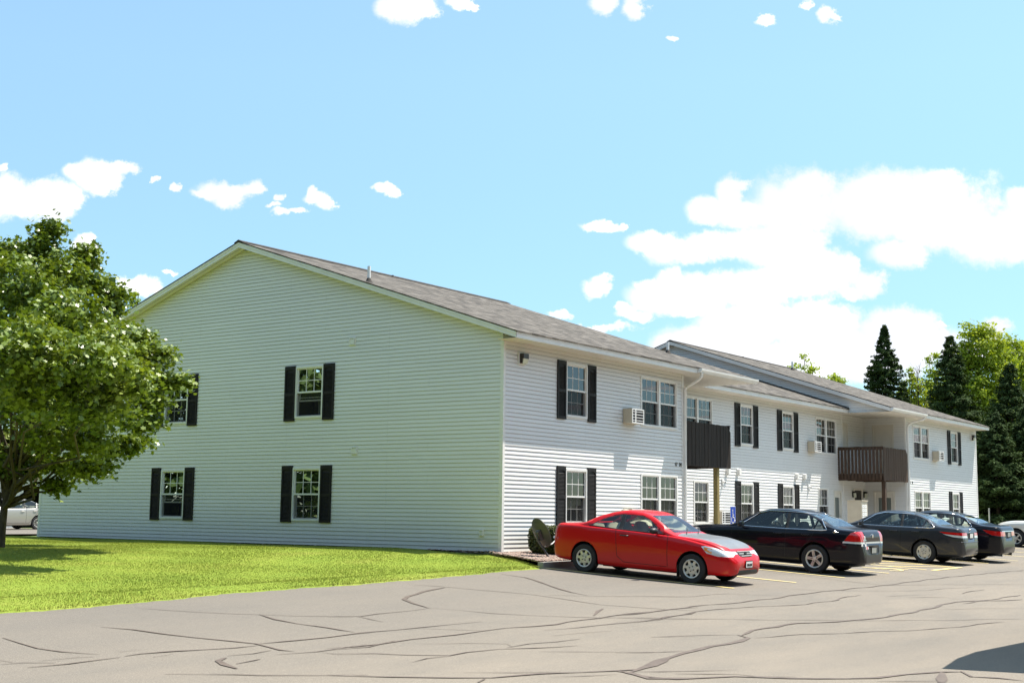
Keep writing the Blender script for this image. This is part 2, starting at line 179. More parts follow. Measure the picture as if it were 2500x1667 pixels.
L(M['soffit'], p, _w.inputs[0]); bump(M['soffit'], _w.outputs[1], .6, .02)
setc(M['soffit'], ramp(M['soffit'], _w.outputs[1], [(.05, (.52, .47, .39)), (.3, (.74, .70, .62))]))
M['foundation'] = mottled('concrete', (.42, .40, .37), (.33, .32, .30), 6, .9, .3, 60)
M['shutter'] = mottled('shutter_vinyl', (.013, .012, .0115), (.020, .018, .017), 5, .6, spec=.25)
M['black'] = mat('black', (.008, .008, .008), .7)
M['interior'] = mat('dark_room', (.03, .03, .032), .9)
M['blind'] = mat('blind', (.62, .62, .58), .8)
_m = M['blind']; _n = noise(_m, geo(_m), 1, 1, sc=(11, 11, .05)); setc(_m, ramp(_m, _n, [(.35, (.10, .12, .11)), (.65, (.30, .34, .31))]))
M['curtain'] = mottled('curtain', (.13, .15, .135), (.20, .22, .20), 9, .9, sc=(1, 1, .08))
M['screen'] = mat('insect_screen', (.02, .02, .02), .9)
def glass(name, tint, fres=.06, ior=1.5, rough=.0):
    m = bpy.data.materials.new(name); m.use_nodes = True; nt = m.node_tree; nt.nodes.clear()
    o = N(m, 'ShaderNodeOutputMaterial'); t = N(m, 'ShaderNodeBsdfTransparent'); g = N(m, 'ShaderNodeBsdfGlossy')
    t.inputs[0].default_value = (*tint, 1); g.inputs['Color'].default_value = (1, 1, 1, 1); g.inputs['Roughness'].default_value = rough
    fr = N(m, 'ShaderNodeFresnel'); fr.inputs[0].default_value = ior
    a = N(m, 'ShaderNodeMath', _operation='ADD', _use_clamp=True); a.inputs[1].default_value = fres
    mx = N(m, 'ShaderNodeMixShader'); L(m, fr.outputs[0], a.inputs[0]); L(m, a.outputs[0], mx.inputs[0])
    L(m, t.outputs[0], mx.inputs[1]); L(m, g.outputs[0], mx.inputs[2]); L(m, mx.outputs[0], o.inputs[0])
    return m
M['pane'] = glass('window_glass', (.52, .57, .55), .05)
M['carglass'] = glass('car_glass', (.78, .86, .82), .03)
def screenmat():
    m = bpy.data.materials.new('fine_insect_mesh'); m.use_nodes = True; nt = m.node_tree; nt.nodes.clear()
    o = N(m, 'ShaderNodeOutputMaterial'); t = N(m, 'ShaderNodeBsdfTransparent'); d = N(m, 'ShaderNodeBsdfDiffuse')
    d.inputs[0].default_value = (.03, .03, .03, 1); mx = N(m, 'ShaderNodeMixShader'); mx.inputs[0].default_value = .5
    L(m, t.outputs[0], mx.inputs[1]); L(m, d.outputs[0], mx.inputs[2]); L(m, mx.outputs[0], o.inputs[0]); return m
M['mesh'] = screenmat()

# shingles: staggered tabs in tan, grey and brown
def shingle():
    m = mat('asphalt_shingles', (.2, .18, .16), .92, spec=.2); p = geo(m)
    mp = N(m, 'ShaderNodeMapping'); L(m, p, mp.inputs[0])
    b = N(m, 'ShaderNodeTexBrick'); L(m, mp.outputs[0], b.inputs[0]); b.offset = .37; b.squash = 1
    b.inputs['Scale'].default_value = 1; b.inputs['Brick Width'].default_value = .29; b.inputs['Row Height'].default_value = .135
    b.inputs['Mortar Size'].default_value = .0; b.inputs['Bias'].default_value = -.05
    b.inputs['Color1'].default_value = (0, 0, 0, 1); b.inputs['Color2'].default_value = (1, 1, 1, 1)
    c = ramp(m, b.outputs[0], [(.05, (.020, .019, .017)), (.3, (.056, .050, .043)), (.6, (.115, .104, .090)), (.95, (.205, .188, .165))])
    n1 = noise(m, p, 1.6, 3); n2 = noise(m, p, 70, 2)
    n3 = noise(m, p, 3.2, 4, .7, sc=(.8, 1.6, 1)); c = mix(m, .30, c, ramp(m, n3, [(.42, (.030, .027, .024)), (.50, (.095, .084, .073)), (.62, (.195, .175, .152))]))
    c = mix(m, .22, c, ramp(m, n2, [(.35, (.045, .04, .036)), (.65, (.20, .18, .16))]))
    setc(m, c); bump(m, b.outputs[0], .5, .008); return m
M['shingle'] = shingle()
M['ridge'] = mottled('ridge_cap_shingles', (.03, .028, .026), (.06, .052, .045), 4, .9)

def wood(name, c1, c2):
    m = mat(name, c1, .75, spec=.3); p = geo(m)
    c = ramp(m, noise(m, p, 2.2, 5, .6, sc=(9, 9, .5)), [(.3, c1), (.7, c2)]); setc(m, c)
    bump(m, noise(m, p, 8, 4, sc=(12, 12, .6)), .3); return m
M['darkwood'] = wood('dark_stained_wood', (.012, .009, .007), (.036, .026, .020))
M['brownwood'] = wood('brown_stained_wood', (.045, .027, .018), (.095, .058, .038))
M['treatedwood'] = wood('treated_post_wood', (.20, .15, .06), (.33, .27, .11))

def asphalt():
    m = mat('weathered_asphalt', (.2, .19, .18), .88, spec=.25); p = geo(m)
    big = noise(m, p, .16, 4, .55, sc=(.55, 1.1, 1)); mid = noise(m, p, .9, 5, .65, sc=(.35, 1.3, 1)); fine = noise(m, p, 95, 2)
    c = ramp(m, big, [(.36, (.150, .135, .112)), (.62, (.235, .200, .155))])
    c = mix(m, .5, c, ramp(m, mid, [(.35, (.118, .110, .098)), (.65, (.25, .21, .162))]))
    # newer sealed strip beside the lawn and under the stalls
    sx = N(m, 'ShaderNodeSeparateXYZ'); L(m, p, sx.inputs[0])
    a = N(m, 'ShaderNodeMath', _operation='MULTIPLY_ADD'); a.inputs[1].default_value = -.06; L(m, sx.outputs[0], a.inputs[0]); L(m, sx.outputs[1], a.inputs[2])
    b = N(m, 'ShaderNodeMath', _operation='MULTIPLY_ADD'); b.inputs[1].default_value = 2.6; L(m, mid, b.inputs[0]); L(m, a.outputs[0], b.inputs[2])
    mr = N(m, 'ShaderNodeMapRange'); mr.inputs[1].default_value = -7.2; mr.inputs[2].default_value = -3.4; L(m, b.outputs[0], mr.inputs[0])
    ff = N(m, 'ShaderNodeMath', _operation='MULTIPLY'); ff.inputs[1].default_value = .55; L(m, mr.outputs[0], ff.inputs[0])
    c = mix(m, ff.outputs[0], c, (.095, .091, .086))
    c = mix(m, .5, c, ramp(m, fine, [(.3, (.085, .078, .068)), (.5, (.17, .15, .125)), (.72, (.34, .30, .25))]))
    setc(m, c); bump(m, fine, .45, .006); return m
M['asphalt'] = asphalt()
M['sealant'] = mottled('crack_sealant', (.085, .062, .047), (.115, .086, .066), 5, .7, .2, 60)
M['linepaint'] = mottled('worn_yellow_paint', (.78, .60, .20), (.64, .54, .27), 4, .8)
M['curb'] = mottled('curb_concrete', (.36, .35, .32), (.24, .235, .22), 3, .9, .2, 50)
def lawnmat():
    m = mat('lawn_soil_and_grass', (.1, .16, .02), .95, spec=.1); p = geo(m)
    a = noise(m, p, .5, 4, sc=(1, 1.6, 1)); b = noise(m, p, 14, 4, .7)
    c = ramp(m, a, [(.3, (.18, .25, .03)), (.55, (.28, .33, .045)), (.75, (.40, .38, .09))])
    c = mix(m, .6, c, ramp(m, b, [(.3, (.055, .10, .012)), (.7, (.22, .30, .05))])); setc(m, c); bump(m, b, .6, .03); return m
M['lawn'] = lawnmat()
def bladesmat():
    m = mat('grass_blades', (.12, .2, .02), .65, spec=.15); p = geo(m)
    a = noise(m, p, .55, 4, sc=(1, 1.6, 1)); b = noise(m, p, 45, 1); b2 = noise(m, p, 2.6, 3)
    c = ramp(m, a, [(.3, (.18, .25, .034)), (.5, (.30, .345, .045)), (.7, (.46, .43, .10))])
    c = mix(m, .45, c, ramp(m, b, [(.3, (.16, .22, .03)), (.7, (.50, .48, .14))]))
    c = mix(m, .25, c, ramp(m, b2, [(.3, (.20, .27, .035)), (.7, (.46, .46, .10))])); setc(m, c)
    bsdf(m).inputs['Transmission Weight'].default_value = 0
    return m
M['blade'] = bladesmat()
M['field'] = mottled('far_grass', (.10, .14, .03), (.15, .19, .045), .3, .95)
M['bark'] = mottled('bark', (.060, .045, .034), (.11, .085, .062), 6, .9, .6, 30, sc=(3, 3, .6))
M['stone'] = mottled('river_rock', (.40, .31, .25), (.20, .13, .11), 9, .85)
M['mulch'] = mottled('mulch_soil', (.07, .045, .035), (.13, .085, .06), 12, .95, .5, 60)
def leafmat(name, stops, trans, scale=.8, fine=9, rough=.45, spec=.35):
    m = bpy.data.materials.new(name); m.use_nodes = True; nt = m.node_tree; b = bsdf(m); o = nt.nodes['Material Output']; p = geo(m)
    c = ramp(m, noise(m, p, scale, 3), stops); c = mix(m, .5, c, ramp(m, noise(m, p, fine, 2), stops)); setc(m, c)
    b.inputs['Roughness'].default_value = rough; b.inputs['Specular IOR Level'].default_value = spec
    t = N(m, 'ShaderNodeBsdfTranslucent'); L(m, mix(m, 1., c, (1.3, 1.25, .35), 'MULTIPLY'), t.inputs[0])
    mx = N(m, 'ShaderNodeMixShader'); mx.inputs[0].default_value = trans
    L(m, b.outputs[0], mx.inputs[1]); L(m, t.outputs[0], mx.inputs[2]); L(m, mx.outputs[0], o.inputs[0]); return m
M['maple'] = leafmat('maple_leaves', [(.3, (.06, .105, .020)), (.5, (.15, .22, .034)), (.72, (.33, .38, .075))], .20, rough=.38, spec=.5)
M['spruce'] = leafmat('spruce_needles', [(.3, (.024, .044, .018)), (.6, (.058, .092, .028)), (.85, (.13, .175, .045))], .10, .5, 5, .8, .1)
M['decid'] = leafmat('aspen_leaves', [(.3, (.18, .26, .03)), (.55, (.29, .36, .045)), (.8, (.42, .43, .07))], .38, .4, 4, .7, .15)
M['hedge'] = leafmat('hedge_leaves', [(.3, (.03, .045, .010)), (.6, (.07, .085, .014)), (.8, (.13, .13, .02))], .15, 3, 20)
M['tan'] = mottled('beige_painted_metal', (.55, .49, .38), (.50, .44, .34), 4, .5)
M['galv'] = mat('galvanised_steel', (.45, .45, .43), .45, .7)
M['dishgrey'] = mat('dark_grey_dish_paint', (.075, .073, .072), .42)
M['white'] = mat('white_plastic', (.80, .80, .78), .4)
M['bronze'] = mat('dark_bronze_metal', (.05, .045, .04), .4, .4)
M['lens'] = mat('frosted_lamp_lens', (.62, .63, .50), .35)
M['blue'] = mat('sign_blue', (.015, .06, .42), .5)
M['door'] = mottled('door_paint', (.70, .66, .58), (.66, .62, .54), 3, .5)
M['number'] = mat('black_numerals', (.01, .01, .01), .5)
# car materials
M['rubber'] = mat('tyre_rubber', (.018, .018, .019), .8)
M['trimblk'] = mat('black_car_trim', (.012, .012, .012), .5)
M['chrome'] = mat('chrome', (.75, .75, .76), .15, 1.)
M['alloy'] = mat('silver_wheel', (.62, .60, .55), .35, .55)
M['red'] = mat('red_car_paint', (.52, .0015, .006), .34, .0, .25, .45)
M['greyhood'] = mottled('dull_grey_hood_paint', (.17, .175, .18), (.14, .145, .15), 3, .42, coat=.25)
M['navy'] = mat('black_blue_paint', (.002, .0025, .007), .3, .0, .15, .42)
M['charcoal'] = mat('charcoal_paint', (.026, .028, .034), .30, .2, .25, .5)
M['silverp'] = mat('silver_paint', (.50, .48, .44), .3, .5, .5, 1.)
M['whitep'] = mat('pearl_white_paint', (.72, .70, .64), .3, .1, .5, 1.)
M['taillight'] = mat('red_lens', (.55, .006, .008), .12, .0, .6, 1.)
M['headlight'] = mat('clear_headlight', (.74, .76, .78), .1, .15, .6, 1.)
M['amber'] = mat('amber_lens', (.85, .28, .03), .15, 0, .6, 1.)
M['seatl'] = mat('beige_seat', (.52, .47, .38), .8)
M['seatd'] = mat('dark_seat', (.07, .07, .07), .8)
M['plate'] = mat('plate_white', (.78, .78, .76), .4)
M['seam'] = mat('panel_gap', (.004, .004, .004), .8)

# ------------------------------------------------------------------ ground
def asph(x, y): return -.12 + .056*np.clip(y, -34, 0) + .009*(np.clip(x, -60, 60) + 2.2)
EX = [-70, -30, -15.66, -13.79, -11.08, -8.23, -5.72, -3.31, -1.9, -1.75, -1.4, -.8, -.25, 0, 2]
EY = [-7.2, -4.6, -3.66, -3.62, -3.20, -3.18, -3.0, -2.71, -2.47, -2.33, -1.9, -1.0, .1, .1, .1]
def yedge(x): return np.interp(x, EX, EY) + .03*np.sin(x*3.1) + .022*np.sin(x*7.7+1) + .02*np.sin(x*17.3) + .012*np.sin(x*41.7+2)
def lawnz(x, y):
    ye = yedge(x); D = y - ye; ze = asph(x, ye) + .03; t = np.clip(D/(3.4+6.0*np.clip((-x-1.5)/5, 0, 1)), 0, 1); t = t*t*(3-2*t)
    zin = .0 + .055*np.clip(-x/5, 0, 1)
    far = np.clip((y-19)/8, 0, 1); zin = zin*(1-far) - .1*far
    z = ze + (zin-ze)*t + .012*np.sin(x*.9+y*.7)*t
    return np.where(y < -2.2, np.maximum(z, asph(x, y)+.03), z)
def gridmesh(name, xs, ys, zf, m, kind='structure'):
    X, Y = np.meshgrid(xs, ys, indexing='ij'); Z = zf(X, Y)
    V = np.stack([X, Y, Z], -1).reshape(-1, 3); a, b = X.shape
    i = np.arange(a-1)[:, None]*b + np.arange(b-1)[None]; F = np.stack([i, i+b, i+b+1, i+1], -1).reshape(-1, 4)
    return tag(npmesh(name, V, F, m, smooth=True), kind=kind)
gx = np.concatenate([[-900, -400, -200, -100], np.arange(-60, 61, 6), [80, 120, 200, 400, 900]]).astype(float)
gy = np.concatenate([[-900, -300, -100, -60, -40], np.arange(-34, 1, 2), [4, 10, 20, 30, 60, 120, 300, 900]]).astype(float)
gridmesh('ground', gx, gy, lambda x, y: asph(x, y) - .12 - .0*x, M['field'])
gridmesh('parking_lot', np.arange(-62, 48, 1.), np.concatenate([np.arange(-46, -2.7, 1.), [-2.6]]), lambda x, y: asph(x, y) + .004*np.sin(x*.8)*np.sin(y*1.1), M['asphalt'])
_xs = np.concatenate([np.arange(-70, -18, 1.), np.arange(-18, .06, .15)]); _t = np.concatenate([np.linspace(0, .25, 30), np.linspace(.26, 1, 60)])
X, T = np.meshgrid(_xs, _t, indexing='ij'); YE = yedge(X); Y = YE + (27-YE)*T; Z = lawnz(X, Y); Z[:, 0] -= .05
V = np.stack([X, Y, Z], -1).reshape(-1, 3); a, b = X.shape
i = np.arange(a-1)[:, None]*b + np.arange(b-1)[None]
tag(npmesh('lawn', V, np.stack([i, i+b, i+b+1, i+1], -1).reshape(-1, 4), M['lawn'], smooth=True), kind='structure')
gridmesh('driveway', np.arange(-60, 46, 3.), np.array([27, 30, 34, 44.]), lambda x, y: 0*x - .09, M['asphalt'])
# grass blades over the part of the lawn in view
def blades(n, x0, x1, y0, y1, hmin, hmax, w):
    x = RNG.uniform(x0, x1, n); y = RNG.uniform(y0, y1, n); k = (y > yedge(x)+.0) & (x < -.06)
    d = np.hypot(x+25.6, y+18.8); k &= RNG.random(n) < np.clip(26/d, .35, 1)**1.2
    # only where the camera looks
    r = (x+25.6)*.58489 - (y+18.78)*.81103; f = (x+25.6)*.80333 + (y+18.78)*.58118; k &= (r/f > -.42)
    x, y = x[k], y[k]; n = len(x); z = lawnz(x, y) - .005
    h = RNG.uniform(hmin, hmax, n)*(1+.35*np.sin(x*1.3)*np.sin(y*1.7)); a = RNG.uniform(0, 2*np.pi, n); l = RNG.uniform(0, .6, n)*h; a2 = RNG.uniform(0, 2*np.pi, n)
    ww = w*RNG.uniform(.7, 1.3, n)
    P0 = np.stack([x-np.cos(a)*ww, y-np.sin(a)*ww, z], -1); P1 = np.stack([x+np.cos(a)*ww, y+np.sin(a)*ww, z], -1)
    P2 = np.stack([x+np.cos(a2)*l, y+np.sin(a2)*l, z+h], -1)
    return np.concatenate([P0, P1, P2]), np.stack([np.arange(n), np.arange(n)+n, np.arange(n)+2*n], -1)
V, F = blades(760000, -20, 0, -5.5, 21, .014, .034, .005)
tag(npmesh('grass', V, F, M['blade']), 'bright green mown grass beside the white gable wall', 'grass', kind='stuff')
# curb, planting bed, walk
mb = MB(); xs = np.arange(-1.8, 42, 1.4)
for a, b in zip(xs[:-1], xs[1:]):
    za, zb = asph(a, -2.45), asph(b, -2.45)
    for (y0, y1) in ((-2.47, -2.31),):
        mb.add([(a, y0, za-.1), (b, y0, zb-.1), (b, y0+.02, zb+.12), (a, y0+.02, za+.12), (a, y1, za+.12), (b, y1, zb+.12), (a, y1, za-.1), (b, y1, zb-.1)],
               [(0, 1, 2, 3), (3, 2, 5, 4), (4, 5, 7, 6)], 0)
mb.add([(-1.8, -2.47, -.36), (-1.8, -2.31, -.36), (-1.8, -2.31, -.135), (-1.8, -2.45, -.135)], [(0, 1, 2, 3)])
tag(mb.build('curb', M['curb']), kind='structure')
bx = np.linspace(-2.2, 3.2, 40); by = np.linspace(0, 1, 14)
X, T = np.meshgrid(bx, by, indexing='ij'); Y0 = np.full_like(X, -2.33); Y1 = np.full_like(X, .02)
X = np.maximum(X, np.interp(Y0+(Y1-Y0)*T, [-2.35, -1.9, -1., .1], [-1.8, -1.45, -.85, -.3])); Y = Y0+(Y1-Y0)*T
Z = -.13 + .09*T + .012*np.sin(X*5)*np.cos(Y*6)
V = np.stack([X, Y, Z], -1).reshape(-1, 3); a, b = X.shape; i = np.arange(a-1)[:, None]*b + np.arange(b-1)[None]
tag(npmesh('planting_bed', V, np.stack([i, i+b, i+b+1, i+1], -1).reshape(-1, 4), M['mulch'], smooth=True), kind='structure')
mb = MB(); mb.quad([(3.1, -2.32, -.115), (40, -2.32, .19), (40, 1.9, .10), (3.1, 1.9, -.06)]); tag(mb.build('walkway', M['foundation']), kind='structure')
mb = MB()
for k in range(36): mb.quad([(-.02, .0+k*.5, -.02), (-.22-.05*math.sin(k*2.1), .0+k*.5, .01 if k < 6 else .03), (-.22-.05*math.sin(k*2.1+2.1), .5+k*.5, .01 if k < 6 else .03), (-.02, .5+k*.5, -.02)])
tag(mb.build('mulch_strip', M['mulch']), kind='structure')
# river rock: angular little stones
ico = bmesh.new(); bmesh.ops.create_icosphere(ico, subdivisions=1, radius=1); IV = np.array([v.co for v in ico.verts]); IF = np.array([[v.index for v in f.verts] for f in ico.faces]); ico.free()
def rocks(n, pf):
    Vs, Fs = [], []
    for k in range(n):
        x, y, z = pf(); s = RNG.uniform(.018, .042)
        R3 = Matrix.Rotation(RNG.uniform(0, 6.28), 3, 'Z') @ Matrix.Rotation(RNG.uniform(0, 3), 3, 'X')
        v = (IV*(1+RNG.normal(0, .12, IV.shape)))*np.array([1, .75, .55])*s
        v = v @ np.array(R3).T + np.array([x, y, z]); Fs.append(IF+len(Vs)*len(IV)); Vs.append(v)
    return np.concatenate(Vs), np.concatenate(Fs)
def rp():
    while 1:
        x = RNG.uniform(-2.1, 2.6); y = RNG.uniform(-2.3, -.02)
        if x > np.interp(y, [-2.35, -1.9, -1., .1], [-1.8, -1.45, -.85, -.3]): return x, y, -.125+.09*(y+2.33)/2.33 + RNG.uniform(0, .02)
V, F = rocks(6500, rp)
V2, F2 = rocks(260, lambda: (-RNG.uniform(.03, .3), RNG.uniform(0, 1)**1.6*9, .0+RNG.uniform(-.03, .01)))
tag(npmesh('river_rock', np.concatenate([V, V2]), np.concatenate([F, F2+len(V)]), M['stone']), 'loose tan and red river rock at the white building corner', 'rocks', kind='stuff')
# painted stall lines, hatched aisle, wheelchair mark
def strip(mb, pts, w, dz, seg=.7, jit=0.):
    P = [Vector((x, y, 0)) for x, y in pts]; Q = []
    for a, b in zip(P[:-1], P[1:]):
        n = max(1, int((b-a).length/seg)); Q += [a.lerp(b, i/n) for i in range(n)]
    Q.append(P[-1]); n = len(Q); Ls = []
    for i, q in enumerate(Q):
        d = (Q[min(i+1, n-1)]-Q[max(i-1, 0)]).normalized(); s = Vector((-d.y, d.x, 0))
        t = 1.
        if jit: t = (1+jit*math.sin(i*2.3+q.x)+jit*.6*math.sin(i*5.1+q.y*3)); t *= (.35 if i in (0, n-1) else 1); q = q + s*(jit*.12*math.sin(i*1.7+q.y*2))
        a, b = q+s*w/2*t, q-s*w/2*t
        Ls.append([(a.x, a.y, asph(a.x, a.y)+dz+.004*math.sin(a.x*.8)*math.sin(a.y*1.1)), (b.x, b.y, asph(b.x, b.y)+dz+.004*math.sin(b.x*.8)*math.sin(b.y*1.1))])
    for i in range(n-1): mb.quad([Ls[i][0], Ls[i][1], Ls[i+1][1], Ls[i+1][0]])
mb = MB()
for x in (-1.82, 1.0, 3.58, 6.28, 8.9, 11.07, 14.03, 16.9, 19.7, 22.5, 25.3, 28.1, 30.9): strip(mb, [(x, -2.5), (x+.01, -7.03-.02*x)], .10, .012)
strip(mb, [(8.9, -7.36), (11.2, -7.38)], .13, .012)
for k in range(7): strip(mb, [(8.93, -2.9-k*.8), (11.0, -4.0-k*.8)], .09, .012) if k < 5 else None
for k in range(7): strip(mb, [(27.4, -3.0-k*.6), (29.9, -3.6-k*.6)], .09, .012)
# wheelchair symbol: wheel ring, back, leg, head
cx, cy = 7.65, -6.6
ring = [(cx+.38*math.cos(t), cy+.38*math.sin(t)) for t in np.linspace(-2.6, 1.7, 14)]
strip(mb, ring, .09, .012, .2); strip(mb, [(cx, cy+.65), (cx+.02, cy+.1), (cx+.45, cy+.08), (cx+.62, cy-.35)], .11, .012, .3); strip(mb, [(cx, cy+.82), (cx+.01, cy+.98)], .17, .012)
tag(mb.build('parking_lines', M['linepaint']), kind='structure')
mb = MB()
for w, pts in CRACKS: strip(mb, pts, w*.62, .008, .35, .3)
tag(mb.build('crack_sealant', M['sealant']), kind='structure')

# ------------------------------------------------------------------ building
C = .1016
BLD = empty('apartment_building', (0, 0, 0))
tag(BLD, 'long two-storey white clapboard apartment building with brown shingle roofs', 'building')
def Fr(O, U, Nn):
    O, U, Nn = Vector(O), Vector(U), Vector(Nn)
    return lambda u, n, z: tuple(O + U*u + Nn*n + Vector((0, 0, z)))
SOUTH = lambda x, y: Fr((x, y, 0), (1, 0, 0), (0, -1, 0))
WEST = lambda x, y: Fr((x, y, 0), (0, 1, 0), (-1, 0, 0))
def siding(name, fr, u0, u1, zt, holes=(), z0=0., umin=None, umax=None, lip=.018):
    mb = MB(); k = 0
    umin = umin or (lambda z: u0); umax = umax or (lambda z: u1)
    ks = int(math.ceil((zt-z0)/C))
    for k in range(ks):
        za, zb = z0+k*C, min(z0+(k+1)*C, zt)
        cuts = sorted({za, zb} | {h[j] for h in holes for j in (2, 3) if za < h[j] < zb})
        for z1, z2 in zip(cuts[:-1], cuts[1:]):
            hs = sorted([(h[0], h[1]) for h in holes if h[2] < (z1+z2)/2 < h[3]])
            d1, d2 = lip*(1-(z1-za)/C), lip*(1-(z2-za)/C)
            A1, A2, B1, B2 = umin(z1), umin(z2), umax(z1), umax(z2)
            if B1 - A1 < .02: continue
            segs = []; a, a2 = A1, A2
            for h0, h1 in hs: segs.append((a, a2, h0, h0)); a = a2 = h1
            segs.append((a, a2, B1, B2))
            for s0, s1, e0, e1 in segs:
                if e0 <= s0: continue
                mb.quad([fr(s0, d1, z1), fr(e0, d1, z1), fr(max(e1, s1), d2, z2), fr(s1, d2, z2)])
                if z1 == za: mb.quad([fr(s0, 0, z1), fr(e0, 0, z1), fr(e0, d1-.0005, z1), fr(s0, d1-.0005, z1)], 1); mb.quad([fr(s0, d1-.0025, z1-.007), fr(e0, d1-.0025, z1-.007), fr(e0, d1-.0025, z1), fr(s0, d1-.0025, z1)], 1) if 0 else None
    return mb.build(name, [M['siding'], M['lapshade']], BLD, fix=False)

UW, LW = (3.40, 4.82), (.65, 2.07)
WIN = []     # (frame kind, x or y, plane, u0, u1, z0, z1, units, opts)
def holes_of(key): return [(w[1]+.03, w[2]-.03, w[3]+.03, w[4]-.03) for w in WIN if w[0] == key]
def W(key, u0, u1, z, **o): WIN.append((key, u0, u1, z[0], z[1], o))
# gable wall facing the lawn
W('G', 5.98, 7.03, UW, open=1, back='dark'); W('G', 5.98, 7.03, LW, curtain=.55); W('G', 11.4, 12.45, LW, open=1, side=1); W('G', 11.4, 12.45, UW, curtain=.8)
# near wing
W('A', 2.72, 3.75, UW, refl=1); W('A', 6.55, 8.66, UW, units=2, refl=1); W('A', 2.72, 3.75, LW, blind=.8); W('A', 6.55, 8.66, LW, units=2, blind=1)
# middle
W('B', 12.3, 14.4, UW, units=2); W('B', 16.52, 17.54, UW, curtain=.6); W('B', 20.02, 21.04, UW, curtain=.6); W('B', 23.15, 25.25, UW, units=2, curtain=.5)
W('B', 13.05, 14.12, LW, blind=.7); W('B', 16.48, 17.52, LW, curtain=.7); W('B', 19.98, 21.0, LW); W('B', 23.3, 24.32, LW, blind=.8)
# far wing
W('F', 29.12, 31.15, UW, units=2); W('F', 34.08, 35.08, UW); W('F', 29.12, 31.15, LW, units=2, blind=1); W('F', 34.12, 35.1, LW, curtain=.7)
FR = {'G': WEST(0, 0), 'A': SOUTH(0, 0), 'B': SOUTH(0, 1.8), 'F': SOUTH(0, 0)}
XN, XF, XE, YB = 9.04, 28.26, 37.89, 18.34
top = lambda y: 5.07 + (y+.6)/3
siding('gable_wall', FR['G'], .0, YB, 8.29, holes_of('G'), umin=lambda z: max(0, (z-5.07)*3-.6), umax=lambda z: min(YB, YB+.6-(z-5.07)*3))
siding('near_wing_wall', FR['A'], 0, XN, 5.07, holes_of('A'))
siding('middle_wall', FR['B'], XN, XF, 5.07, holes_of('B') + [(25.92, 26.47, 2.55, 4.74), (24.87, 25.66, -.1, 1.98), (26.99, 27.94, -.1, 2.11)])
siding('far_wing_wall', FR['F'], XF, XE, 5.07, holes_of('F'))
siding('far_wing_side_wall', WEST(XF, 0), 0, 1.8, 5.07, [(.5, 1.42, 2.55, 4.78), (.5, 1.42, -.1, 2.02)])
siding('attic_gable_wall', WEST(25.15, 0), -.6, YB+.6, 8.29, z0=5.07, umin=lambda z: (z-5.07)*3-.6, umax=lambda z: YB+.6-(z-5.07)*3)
# walls out of sight from the photograph's spot
mb = MB(); mb.quad([(XN, 0, 0), (XN, 1.8, 0), (XN, 1.8, 5.07), (XN, 0, 5.07)]); mb.quad([(0, YB, 0), (XN, YB, 0), (XN, YB, 5.07), (0, YB, 5.07)])
mb.quad([(XE, 0, 0), (XE, YB, 0), (XE, YB, 5.2), (XE, YB/2, 8.3), (XE, 0, 5.2)]); mb.quad([(XN, YB, 0), (XE, YB, 0), (XE, YB, 5.07), (XN, YB, 5.07)])
mb.quad([(12.45, -.5, 5.1), (12.45, YB+.5, 5.1), (12.45, YB/2, 8.3)])
mb.build('rear_walls', M['siding'], BLD)
mb = MB(); mb.box((.012, .012, -.4), (XN-.012, YB-.01, 0)); mb.box((XN-.02, 1.812, -.4), (XF+.02, YB-.02, 0)); mb.box((XF+.012, .012, -.4), (XE-.012, YB-.01, 0)); mb.build('foundation', M['foundation'], BLD)
